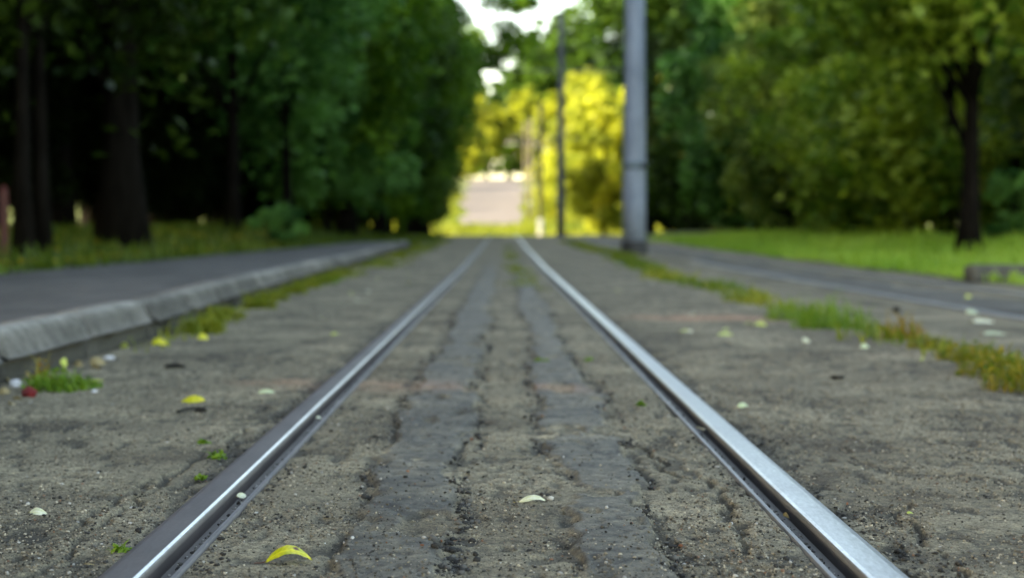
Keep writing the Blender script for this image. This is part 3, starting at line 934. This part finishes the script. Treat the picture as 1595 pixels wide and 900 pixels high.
# ------------------------------------------------------------------ poles
def paint(name, a, b, chip, metal=0.0, rough=.6):
    m, nt = new_mat(name)
    v = coords(nt, (1, 1, .35)); n1 = noise_node(nt, 4, 5, .65, v); n2 = noise_node(nt, 26, 5, .7, coords(nt)); n3 = noise_node(nt, 120, 3, .6, coords(nt))
    c = ramp(nt, n1, [(.33, a), (.66, b)])
    c = mix(nt, mathn(nt, 'MULTIPLY', ramp(nt, n2, [(.58, 0.0), (.66, 1.0)]), .8), c, chip)
    finish(nt, c, rough, mathn(nt, 'ADD', n2, mathn(nt, 'MULTIPLY', n3, .4)), .3, .01, metal, .4)
    return m


M_POLE = paint('blue_grey_pole_paint', (.175, .225, .310), (.30, .375, .495), (.10, .125, .15))
M_DARKP = paint('dark_pole_footing', (.018, .02, .024), (.045, .05, .055), (.09, .07, .05), 0, .7)
M_BAND = paint('dark_teal_band', (.08, .13, .17), (.15, .21, .26), (.1, .1, .1))
M_WHITE = paint('white_limewash', (.72, .72, .70), (.82, .82, .80), (.5, .48, .44), 0, .8)
M_GALV = paint('dull_bracket_steel', (.09, .10, .11), (.16, .17, .18), (.1, .06, .04), .2)


def lathe(name, prof, n, mat, parent, loc=None, wob=0.0):
    V = []; F = []
    for i, (r, z) in enumerate(prof):
        for k in range(n):
            a = 2 * PI * k / n
            rr = r * (1 + wob * (float(fbm(math.cos(a) * 2 + 5, math.sin(a) * 2 + z, 91, 2)) - .5))
            V.append((rr * math.cos(a), rr * math.sin(a), z))
    for i in range(len(prof) - 1):
        for k in range(n):
            F.append((i * n + k, i * n + (k + 1) % n, (i + 1) * n + (k + 1) % n, (i + 1) * n + k))
    F.append(tuple(range(n - 1, -1, -1))); F.append(tuple((len(prof) - 1) * n + k for k in range(n)))
    return link(name, mesh_np(name, np.array(V), F, True), mat, parent, loc)


M_FARP = paint('unlit_pole_tone', (.035, .030, .022), (.07, .06, .045), (.03, .025, .02))  # unlit look of the far shafts put into a dark brown colour


M_POLE2 = paint('shaded_blue_grey_pole', (.055, .062, .080), (.10, .112, .140), (.04, .04, .045))  # darker copy of the pole paint, with shade put into it


def pole(x, y, label, white=False, h=8.6):
    e = empty('tram_pole', (x, y, float(ground_z(x, y)) - .02), label=label, cat='pole', group='tram poles between the two tracks')
    r0, r1 = (.200, .135) if y < 40 else (.165, .110)
    zz = np.linspace(.24, h, 14)
    lathe('shaft', [(r0 + (r1 - r0) * z / h, z) for z in zz], 28, M_POLE if y < 40 else M_POLE2 if y < 90 else M_FARP, e, wob=.03)
    lathe('footing', [(r0 + .035, -.15), (r0 + .032, .03), (r0 + .022, .09), (r0 + .012, .20), (r0 + .006, .243)], 28, M_DARKP if not white else M_WHITE, e, wob=.05)
    lathe('cap', [(r1 + .012, h - .03), (r1 + .012, h + .03), (r1 * .5, h + .08)], 20, M_DARKP, e)
    if white:
        lathe('white_band', [(r0 + .004, .24), (r0 - .006, 1.55)], 28, M_WHITE, e, wob=.03)
    else:
        b = lathe('clamp_band', [(r0 - .008, 1.42), (r0 + .004, 1.43), (r0 + .004, 1.53), (r0 - .010, 1.54)], 28, M_BAND, e)
        mb = MB(); mb.box((.13, -r0 - .05, 1.435), (.16, -r0 + .10, 1.525)); mb.box((.10, -r0 - .03, 1.45), (.13, -r0 + .10, 1.51)); mb.build('bolt_lug', M_DARKP, b, smooth=False)
    mb = MB(); za = 6.45
    mb.tube([(.10, 0, za), (2.5, 0, za + .05)], [.032, .028], 8)
    mb.tube([(.12, 0, za - .45), (2.25, 0, za + 1.05)], [.020, .016], 6)
    mb.tube([(.10, 0, 7.9), (2.4, 0, za + .07)], [.010, .010], 5)
    mb.tube([(-.10, 0, za), (-2.1, 0, za + .05)], [.032, .028], 8)
    mb.tube([(-.10, 0, 7.9), (-2.0, 0, za + .07)], [.010, .010], 5)
    mb.build('bracket_arm', M_GALV, e)
    return e


pole(2.17, 25.4, 'thick blue grey pole with a dark foot, nearest of the tram poles')
pole(2.25, 60.0, 'second tram pole, standing at the crest against the bright opening')
pole(2.30, 95.0, 'third tram pole with a sunlit white base, beyond the crest', True)
pole(2.32, 130.0, 'distant dark tram pole on the slope beyond the white based one')
pole(2.35, 166.0, 'farthest tram pole beside the hill road')

# dark red post at the left edge
p = at_dist(4, 396, 13.6)
e = empty('marker_post', (p.x + .02, 13.6, float(verge_h(p.x, 13.6)) - .01), .3, label='short dark red post at the left edge of the verge', cat='post')
M_RED = paint('dark_red_paint', (.045, .008, .006), (.085, .013, .010), (.04, .03, .03))
mb = MB(); mb.box((-.035, -.035, -.1), (.035, .035, .68)); mb.build('post', M_RED, e, smooth=False)
mb = MB(); mb.add([(-.042, -.042, .68), (.042, -.042, .68), (.042, .042, .68), (-.042, .042, .68), (0, 0, .73)], [(3, 2, 1, 0), (0, 1, 4), (1, 2, 4), (2, 3, 4), (3, 0, 4)]); mb.build('cap', M_RED, e, smooth=False)

# ------------------------------------------------------------------ fallen leaves
def flat_z(x, y):
    x = np.atleast_1d(x); y = np.atleast_1d(y)
    return float((ground_z(x, y) + near_detail(x, y)[0])[0])


def leaf_surface(name, ca, cb, spot):
    m, nt = new_mat(name)
    r, g, b = attr(nt)
    v = coords(nt); n1 = noise_node(nt, 60, 4, .6, v)
    c = mix(nt, ramp(nt, n1, [(.35, 0.0), (.65, 1.0)]), ca, cb)
    c = mix(nt, mathn(nt, 'MULTIPLY', r, .55), c, tuple(min(1, q * 1.5) for q in cb))        # midrib
    c = mix(nt, g, c, spot)
    p = nt.nodes.new('ShaderNodeBsdfPrincipled'); nt.links.new(c, p.inputs['Base Color']); p.inputs['Roughness'].default_value = .42
    t = nt.nodes.new('ShaderNodeBsdfTranslucent'); nt.links.new(c, t.inputs['Color'])
    bp = nt.nodes.new('ShaderNodeBump'); bp.inputs['Strength'].default_value = .4; bp.inputs['Distance'].default_value = .001
    nt.links.new(n1, bp.inputs['Height']); nt.links.new(bp.outputs[0], p.inputs['Normal'])
    mx = nt.nodes.new('ShaderNodeMixShader'); mx.inputs[0].default_value = .25
    nt.links.new(p.outputs[0], mx.inputs[1]); nt.links.new(t.outputs[0], mx.inputs[2])
    o = nt.nodes.new('ShaderNodeOutputMaterial'); nt.links.new(mx.outputs[0], o.inputs['Surface'])
    return m


LM = {'yellow': leaf_surface('yellow_leaf', (.46, .50, .02), (.74, .66, .05), (.11, .03, .02)),
      'pale': leaf_surface('pale_leaf', (.62, .66, .36), (.84, .86, .66), (.30, .24, .05)),
      'lime': leaf_surface('lime_leaf', (.34, .46, .05), (.62, .66, .16), (.25, .14, .03)),
      'mint': leaf_surface('mint_leaf', (.40, .58, .30), (.66, .72, .48), (.50, .26, .10)),
      'tan': leaf_surface('tan_leaf', (.24, .17, .07), (.40, .33, .16), (.14, .08, .03))}


def fallen_leaf(px, py, lpx, kind, label, aspect=.42, arch=.22, curl=.5, yaw=0.0, spot=None, tilt=0.0, group='fallen leaves on the ground', zoff=0.0, pos=None):
    p = on_plane(px, py) if pos is None else Vector(pos)
    z = flat_z(p.x, p.y) if pos is None else p.z
    L = lpx * p.y / FPX
    nu, nv = 41, 13
    V = []; F = []; C = []; S = random.random() * 20
    for i in range(nu):
        u = -1 + 2 * i / (nu - 1)
        tpr = (1 - abs(u) ** 2.2) ** .85 * (1 - .28 * u)
        for j in range(nv):
            v = -1 + 2 * j / (nv - 1)
            w = aspect * L * .5 * tpr * v
            zz = arch * L * (1 - u * u) + (abs(v) ** 1.5) * tpr * L * aspect * curl * (.5 if v < 0 else -.55) * .5
            zz += (float(fbm(u * 4 + S, v * 3, 5, 2)) - .5) * L * .035
            V.append((u * L * .5, w + .05 * L * math.sin(u * 2 + S), zz))
            sp = 0.0
            if spot: sp = max(0.0, min(1.0, 1.6 - ((u - spot[0]) / .14) ** 2 - ((v - spot[1]) / .34) ** 2 + (float(fbm(u * 9, v * 5, 3, 2)) - .5) * 1.5))
            if abs(u) > .93: sp = max(sp, .6)
            vein = math.exp(-(((u * 4.5 + 20 - abs(v) * .9) % 1.0 - .5) / .13) ** 2) * .5
            zz_ = V[-1]; V[-1] = (zz_[0], zz_[1], zz_[2] + vein * L * .008)
            C.append((max(vein, math.exp(-(v / .10) ** 2)), sp, 0))
    for i in range(nu - 1):
        for j in range(nv - 1):
            a = i * nv + j; F.append((a, a + nv, a + nv + 1, a + 1))
    e = empty('fallen_leaf', (p.x, p.y, z + zoff + .001 + .3 * abs(curl) * aspect * L * .5 * .5), yaw, label=label, cat='leaf', group=group)
    e.rotation_euler = (tilt * 1.5 + .1, 0, yaw)
    link('blade', mesh_np('blade', np.array(V), F, True, np.array(C)), LM[kind], e)
    mb = MB(); mb.tube([(-L * .49, .05 * L * math.sin(-2 + S), .002), (-L * .58, .05 * L * math.sin(-2 + S) + .01 * L, -.001), (-L * .72, .02 * L, -.004)], [L * .012, L * .012, L * .010], 6)
    mb.build('stalk', LM[kind], e)
    return e


def groove_leaf(px, py, lpx, label, side, yaw, tilt):
    d = ray(px, py); xg = side * (G_IN - G_GROOVE * .55)
    t = xg / d.x; p = CAM + d * t; p.z = -.008
    return fallen_leaf(0, 0, lpx, 'tan' if side > 0 else 'pale', label, .6, .15, .6, yaw, None, tilt, pos=p)


fallen_leaf(450, 873, 74, 'yellow', 'large yellow leaf with a brown spot, nearest on the dirt inside the left rail', .42, .27, .55, .10, (.30, .45), .28)
fallen_leaf(829, 781, 43, 'pale', 'pale yellow curled leaf alone in the middle of the track', .36, .17, .5, -.12, None, .36)
fallen_leaf(60, 799, 30, 'pale', 'whitish leaf lying left of the left rail near the photo edge', .55, .18, .4, -.1, None, .4)
fallen_leaf(301, 627, 40, 'yellow', 'yellow leaf left of the left rail beside a dark twig', .5, .12, .5, -.2, None, .5)
fallen_leaf(414, 612, 30, 'mint', 'pale mint green leaf near the left rail', .5, .14, .4, .1, None, .4)
fallen_leaf(1157, 636, 20, 'mint', 'small pale green leaf just right of the right rail', .6, .2, .4, .3, None, .4)
fallen_leaf(1130, 522, 26, 'lime', 'lime leaf on the dirt between right rail and weed strip', .7, .1, .3, .2, None, .2)
fallen_leaf(1184, 506, 22, 'lime', 'lime leaf touching the edge of the weed strip', .7, .15, .3, -.5, None, .3)
fallen_leaf(1347, 541, 16, 'mint', 'tiny pale leaf on the dirt in front of the weed strip', .8, .2, .3, .3, None, .4)
fallen_leaf(1256, 532, 14, 'pale', 'tiny white scrap of leaf in the middle of the right dirt', .9, .2, .2, .6, None, .4)
fallen_leaf(1434, 560, 14, 'lime', 'small upright lime leaf below the weed strip', .7, .3, .4, 1.3, None, .9)
fallen_leaf(1532, 502, 34, 'pale', 'large pale leaf on the second track bed at right', .6, .06, .3, .05, None, .2)
fallen_leaf(1515, 488, 22, 'mint', 'mint leaf just beyond the large pale leaf at right', .7, .12, .3, .3, None, .3)
fallen_leaf(1550, 520, 38, 'mint', 'grey green leaf lying flat beside the large pale leaf', .5, .04, .2, -.1, None, .1)
fallen_leaf(1509, 465, 14, 'lime', 'small lime leaf in the second track', .8, .2, .3, .4, None, .5)
fallen_leaf(249, 536, 26, 'yellow', 'broad yellow leaf at the foot of the kerb', .75, .15, .3, .1, None, .6)
fallen_leaf(316, 527, 18, 'yellow', 'small yellow leaf in the weeds at the kerb foot', .8, .2, .3, .5, None, .6)
fallen_leaf(193, 541, 18, 'lime', 'lime leaf at the kerb foot left of the broad yellow leaf', .8, .2, .3, -.5, None, .6)
fallen_leaf(152, 567, 24, 'tan', 'tan leaf in the litter at the kerb foot', .8, .2, .4, .4, None, .7)
fallen_leaf(122, 569, 18, 'tan', 'small tan leaf at the kerb joint', .8, .2, .4, -.4, None, .7)
fallen_leaf(99, 586, 18, 'lime', 'bright lime leaf standing on top of the kerb weed clump', .8, .2, .3, 1.2, None, 1.0, zoff=.045)
fallen_leaf(148, 594, 28, 'lime', 'narrow green leaf right of the kerb weed clump', .3, .1, .3, .2, None, .2)
fallen_leaf(1417, 799, 12, 'lime', 'tiny green leaf right of the right rail', .5, .2, .3, .1, None, .3)
fallen_leaf(253, 862, 20, 'tan', 'thin straw coloured leaf against the left rail head', .2, .1, .3, -.2, None, .2, pos=tuple(on_plane(140, 880)))
for px, py, k_ in [(12, 595, 'tan'), (6, 612, 'tan'), (28, 622, 'tan'), (18, 630, 'tan'), (40, 585, 'tan'), (150, 575, 'tan')]:
    fallen_leaf(px, py, 20, k_, 'faded leaf in the litter heap at the kerb foot', .8, .2, .5, random.random() * 3, None, .5, group='faded leaves in the litter at the kerb')
groove_leaf(376, 782, 20, 'pale leaf caught in the groove of the left rail', -1, 1.0, .5)
groove_leaf(1224, 798, 20, 'tan leaf caught in the groove of the right rail', 1, 1.9, .8)
groove_leaf(1090, 668, 20, 'straw leaf lying in the groove farther along the right rail', 1, 1.9, .3)
groove_leaf(496, 660, 12, 'tiny leaf in the groove farther along the left rail', -1, 1.2, .4)
for i in range(26):
    y = 7 + 20 * random.random() ** 1.4; x = random.choice([-1, 1]) * random.uniform(.75, 1.5)
    fallen_leaf(0, 0, 2385 / y * .05, random.choice(['lime', 'pale', 'tan']), 'small fallen leaf lying farther back on the grey dirt', .6, .12, .4, random.random() * 6, None, .2, 'small leaves farther back on the dirt', pos=(x, y, float(ground_z(x, y))))

# verge leaf litter
x, y = scatter(2600, -7.5, -3.8, 11, 34, lambda x, y: (x < verge_r(y)) * sstep(.46, .62, fbm(x * 1.1, y * .5, 95, 3)))
prop(link('leaf_litter', leaf_cloud('leaf_litter', np.stack([x, y, verge_h(x, y) + .05], 1), .07, RNG.random(len(x)), 2.0, .8), M_LEAVES),
     'scattered yellow and orange leaf litter on the left verge', 'leaves', kind='stuff')

# ------------------------------------------------------------------ weed clumps and scraps
M_GREENW = leaf_mat('fresh_weed', (.07, .17, .02), (.18, .30, .04), .3, .45)
M_MIXW = leaf_mat('mixed_weed', (.05, .13, .016), (.30, .22, .035), .3, .5)
M_RUSTW = leaf_mat('rusty_weed', (.20, .09, .015), (.30, .26, .04), .3, .5)
weed_clump(88, 607, .10, .075, 190, 'fresh green weed clump at the kerb foot with the lime leaf on top', M_GREENW, .8)
weed_clump(128, 603, .06, .04, 90, 'low sprig of weed right of the kerb weed clump', M_GREENW, .6)
weed_clump(66, 600, .035, .11, 40, 'rusty dried stalks at the left side of the kerb weed clump', M_RUSTW, .5)
weed_clump(1292, 510, .19, .15, 700, 'tall bright green grass clump in the weed strip right of the track', M_GREENW, .3)
weed_clump(1232, 497, .15, .11, 420, 'green grass clump beside the tall one in the weed strip', M_GREENW, .3)
weed_clump(1405, 528, .10, .11, 260, 'russet weed clump halfway along the weed strip', M_RUSTW, .6)
weed_clump(1450, 541, .10, .065, 230, 'low russet weed clump between the yellowing clump and the halfway clump', M_MIXW, 1.2)
weed_clump(1160, 470, .16, .085, 300, 'low green weed clump nearest the pole end of the strip', M_WEED, 1.0)
weed_clump(1560, 585, .15, .085, 420, 'leafy weed clump with orange leaves at the right edge of the photo', M_MIXW, 2.0)
weed_clump(1600, 606, .14, .085, 380, 'weed clump cut off by the right edge of the photo', M_MIXW, 2.0)
weed_clump(1510, 560, .12, .075, 300, 'yellowing weed clump with a pale leaf near the right edge', M_MIXW, 1.8)
for (px, py, r, h, lab) in [(340, 712, .02, .022, 'tiny green sprout beside the crack left of the rail'), (318, 690, .012, .015, 'tiniest sprout above the crack left of the rail'),
                            (192, 858, .018, .02, 'tiny sprout against the outer side of the left rail'), (1000, 632, .012, .022, 'tiny sprout inside the right rail'),
                            (843, 563, .035, .02, 'flat patch of moss like weed on the right tar strip'), (312, 744, .01, .012, 'speck of green near the left rail'),
                            (915, 562, .02, .018, 'small yellow weed between right tar strip and rail')]:
    weed_clump(px, py, r, h, 16, lab, M_GREENW, .8, 'tiny sprouts in the dirt')
for i in range(9):
    y = 7.2 + i * 1.1; x = float(kerb_x(y)) + .07 + random.random() * .08
    P = Vector((x, y, 0))
    e = empty('weed_clump', (x, y, float(ground_z(x, y)) - .004), label='small yellow green weed tuft along the kerb foot', cat='weed', group='weed tufts along the kerb foot')
    n = 160; a = RNG.random(n) * 2 * PI; q = .11 * np.sqrt(RNG.random(n))
    link('stems', grass_mesh('stems', np.stack([np.cos(a) * q, np.sin(a) * q, 0 * a], 1), .07 + .03 * random.random(), .007, .9, .6 + 0 * a), M_WEED, e)
    link('leaves', leaf_cloud('leaves', np.stack([np.cos(a) * q, np.sin(a) * q, .015 + .05 * RNG.random(n)], 1), .028, .2 + .8 * RNG.random(n)), M_WEED, e)


def crumpled(name, px, py, w, h, mat, label, cat, seed):
    p = on_plane(px, py); z = flat_z(p.x, p.y)
    import bmesh
    bm = bmesh.new(); bmesh.ops.create_icosphere(bm, subdivisions=4, radius=1)
    for v in bm.verts:
        c = v.co
        n = float(fbm(c.x * 2.2 + seed, c.y * 2.2 + c.z * 1.7, seed, 3)) - .5
        r = 1 + abs(n) * 1.5 - .3
        v.co = Vector((c.x * r * w, c.y * r * w * .8, max(0, .42 + c.z * .6 * r) * h))
    me = bpy.data.meshes.new(name); bm.to_mesh(me); bm.free()
    o = link(name, me, mat, None, (p.x, p.y, z - .002))
    return prop(o, label, cat)


M_REDS, nt = new_mat('red_scrap'); finish(nt, ramp(nt, noise_node(nt, 40, 3, .6, coords(nt)), [(.3, (.10, .004, .008)), (.7, (.26, .012, .016))]), .5)
M_PAPER, nt = new_mat('white_paper'); finish(nt, ramp(nt, noise_node(nt, 30, 3, .6, coords(nt)), [(.3, (.55, .58, .64)), (.7, (.80, .82, .86))]), .7)
M_CLOD = concrete('dark_clod', (.018, .018, .016), (.05, .048, .042))
crumpled('red_scrap', 47, 618, .022, .030, M_REDS, 'dark red crumpled scrap below the kerb weed clump', 'scrap', 3)
crumpled('paper_scrap', 24, 603, .018, .024, M_PAPER, 'crumpled white paper scrap in the litter at the kerb', 'scrap', 5)
crumpled('foil_scrap', 170, 560, .022, .014, M_PAPER, 'bluish white wrapper scrap at the kerb foot beside the tan leaf', 'scrap', 8)
crumpled('foil_scrap', 147, 611, .010, .010, M_PAPER, 'tiny white scrap right of the kerb weed clump', 'scrap', 9)
crumpled('dirt_clod', 312, 642, .016, .014, M_CLOD, 'dark clod at the right end of the twig below the yellow leaf', 'clod', 11)
crumpled('dirt_clod', 274, 573, .030, .018, M_CLOD, 'dark flat clod between kerb and left rail', 'clod', 13)
crumpled('dirt_clod', 1396, 486, .022, .035, M_CLOD, 'dark clod just behind the weed strip at right', 'clod', 14)
crumpled('dirt_clod', 1305, 590, .024, .012, M_CLOD, 'dark clod on the dirt right of the right rail', 'clod', 15)
a = on_plane(276, 645); b = on_plane(306, 641)
mb = MB(); mb.tube([(a.x, a.y, .006), ((a.x + b.x) / 2, a.y + .02, .012), (b.x, b.y, .010)], [.005, .004, .004], 7)
prop(mb.build('twig', M_CLOD), 'dark twig lying below the yellow leaf left of the rail', 'twig')

# ------------------------------------------------------------------ grit and crumbs (uncountable)
def grit(name, n, label, place, smin, smax, cols, seed):
    rg = np.random.default_rng(seed)
    x, y = place(rg, n)
    n = len(x)
    ph = (1 + 5 ** .5) / 2
    B = np.array([(-1, ph, 0), (1, ph, 0), (-1, -ph, 0), (1, -ph, 0), (0, -1, ph), (0, 1, ph), (0, -1, -ph), (0, 1, -ph), (ph, 0, -1), (ph, 0, 1), (-ph, 0, -1), (-ph, 0, 1)]) / 1.9
    T = np.array([(0, 11, 5), (0, 5, 1), (0, 1, 7), (0, 7, 10), (0, 10, 11), (1, 5, 9), (5, 11, 4), (11, 10, 2), (10, 7, 6), (7, 1, 8), (3, 9, 4), (3, 4, 2), (3, 2, 6), (3, 6, 8), (3, 8, 9), (4, 9, 5), (2, 4, 11), (6, 2, 10), (8, 6, 7), (9, 8, 1)])
    s = smin + (smax - smin) * rg.random(n) ** 4.5
    sc = s[:, None] * (.6 + .7 * rg.random((n, 3))) * np.array([1, 1, .75])
    V = B[None] * (.75 + .5 * rg.random((n, 12, 1))) * sc[:, None, :] * .5
    a = rg.random(n) * 2 * PI; ca, sa = np.cos(a)[:, None], np.sin(a)[:, None]
    V = np.stack([V[:, :, 0] * ca - V[:, :, 1] * sa, V[:, :, 0] * sa + V[:, :, 1] * ca, V[:, :, 2]], -1)
    z = ground_z(x, y) + near_detail(x, y)[0] + s * .16
    V += np.stack([x, y, z], 1)[:, None, :]
    F = (T[None] + (np.arange(n) * 12)[:, None, None]).reshape(-1, 3)
    ci = rg.choice(len(cols), n, p=np.array([c[1] for c in cols]) / sum(c[1] for c in cols))
    C = np.array([c[0] for c in cols])[ci] * (.7 + .6 * rg.random((n, 1)))
    m, nt = new_mat(name + '_stone')
    at = nt.nodes.new('ShaderNodeAttribute'); at.attribute_name = 'col'
    finish(nt, at.outputs['Color'], .85, noise_node(nt, 400, 3, .6, coords(nt)), .4, .002, 0, .3)
    o = link(name, mesh_np(name, V.reshape(-1, 3), F, False, np.repeat(C, 12, 0)), m)
    return prop(o, label, 'grit', kind='stuff')


def ok_side(x): return (np.abs(x) < G_IN - G_GROOVE - G_LIP - .004) | (np.abs(x) > G_IN + G_HEAD + .004)


def place_edges(rg, n):
    y = 2.0 + 7 * rg.random(n * 30) ** 2.0; x = (rg.random(n * 30) - .5) * .84
    t = tar_mask(x, y)
    k = np.exp(-((t + .010) / .016) ** 2) * sstep(.40, .62, fbm(x * 9, y * 5, 101, 3)) > rg.random(len(x))
    return x[k][:n], y[k][:n]


def place_joint(rg, n):
    y = 2.0 + 7 * rg.random(n * 12) ** 2.0; s = rg.choice([-1, 1], n * 12)
    o = np.abs(rg.normal(0, .045, n * 12)) + .006
    inn = rg.random(n * 12) < .35
    x = np.where(inn, s * (G_IN - G_GROOVE - G_LIP - o * .7), s * (G_IN + G_HEAD + o))
    k = sstep(.42, .64, fbm(x * 8, y * 4, 102, 3)) > rg.random(len(x))
    return x[k][:n], y[k][:n]


def place_all(rg, n):
    y = 1.95 + 8 * rg.random(n * 3) ** 2.2; x = (rg.random(n * 3) - .5) * 2 * np.minimum(2.3, .36 * y + .2)
    k = ok_side(x) & (sstep(.36, .66, fbm(x * 5, y * 3, 103, 3)) > rg.random(len(x)) * .9) & (x > kerb_x(y) + .03)
    return x[k][:n], y[k][:n]


DK = (.030, .029, .027); MD = (.10, .097, .088); PL = (.36, .35, .32); RD = (.26, .11, .06); WH = (.62, .62, .6)
grit('tar_crumbs', 2600, 'black tar crumbs along the ragged edges of the tar strips', place_edges, .003, .015, [(DK, 8), (MD, 3), (PL, .2), (RD, .2)], 201)
grit('rail_crumbs', 2400, 'dark crumbs along the dirt joints beside the rails', place_joint, .002, .011, [(DK, 7), (MD, 4), (PL, .3), (WH, .05)], 202)
grit('gravel', 11000, 'fine gravel scattered over the grey dirt', place_all, .0016, .0085, [(DK, 4), (MD, 6), (PL, 1.0), (RD, .12), (WH, .08)], 203)

def place_fine(rg, n):
    y = 1.95 + 4.2 * rg.random(n * 3) ** 1.7; x = (rg.random(n * 3) - .5) * 2 * (.36 * y + .1)
    k = ok_side(x) & (.15 + .85 * sstep(.34, .62, fbm(x * 6, y * 4, 104, 4)) > rg.random(len(x))) & (x > kerb_x(y) + .03) & ((tar_mask(x, y) < 0) | (rg.random(len(x)) < .18) | (np.abs(x) > .42))
    return x[k][:n], y[k][:n]


grit('sand', 75000, 'coarse sand grains covering the near dirt', place_fine, .0019, .0062, [((.045, .041, .034), 3.2), ((.12, .105, .08), 4), ((.24, .21, .155), 4), ((.40, .36, .28), 1.6), ((.20, .11, .07), .25)], 205)

# grit and crumbs lying in the rail grooves
def groove_grit(rg, n):
    y = 2.0 + 6 * rg.random(n) ** 1.8; s = rg.choice([-1, 1], n)
    return s * (G_IN - G_GROOVE * (.35 + .6 * rg.random(n))), y
gm = grit('groove_grit', 1100, 'sandy grit and pale flakes lying in the rail grooves', groove_grit, .003, .010, [(DK, 4), (MD, 5), (PL, 2), (WH, .5)], 204)
nv_ = len(gm.data.vertices); co = np.empty(nv_ * 3, np.float32); gm.data.vertices.foreach_get('co', co); co = co.reshape(-1, 12, 3)
co[:, :, 2] += (-.026 + RAIL_T - co[:, :, 2].mean(1))[:, None]; gm.data.vertices.foreach_set('co', co.ravel())

# ------------------------------------------------------------------ light
SUN_EL, SUN_AZ = math.radians(29), math.radians(25)      # from the left, a little behind the camera
sd = Vector((-math.cos(SUN_AZ) * math.cos(SUN_EL), -math.sin(SUN_AZ) * math.cos(SUN_EL), math.sin(SUN_EL)))
ld = bpy.data.lights.new('sun', 'SUN'); ld.energy = 4.6; ld.angle = math.radians(.5); ld.color = (1.0, .93, .80)
lo = bpy.data.objects.new('sun', ld); COL.objects.link(lo)
lo.rotation_euler = sd.to_track_quat('Z', 'Y').to_euler(); lo.location = (-30, -10, 40)
wd = bpy.data.worlds.new('World'); SC.world = wd; wd.use_nodes = True
nt = wd.node_tree; bg = nt.nodes['Background']
sk = nt.nodes.new('ShaderNodeTexSky'); sk.sky_type = 'NISHITA'; sk.sun_disc = False
sk.sun_elevation = SUN_EL; sk.sun_rotation = math.atan2(sd.x, sd.y)
sk.air_density = 1.0; sk.dust_density = 1.5
nt.links.new(sk.outputs[0], bg.inputs[0]); bg.inputs[1].default_value = .13

SC.view_settings.view_transform = 'Standard'; SC.view_settings.look = 'None'
SC.view_settings.exposure = 2.82
SC.view_settings.use_white_balance = True; SC.view_settings.white_balance_temperature = 9300; SC.view_settings.white_balance_tint = 8
SC.view_settings.gamma = 1.0; SC.view_settings.use_curve_mapping = False
SC.cycles.use_denoising = True
SC.cycles.max_bounces = 6; SC.cycles.diffuse_bounces = 3; SC.cycles.glossy_bounces = 3; SC.cycles.transmission_bounces = 3
SC.cycles.sample_clamp_indirect = 6
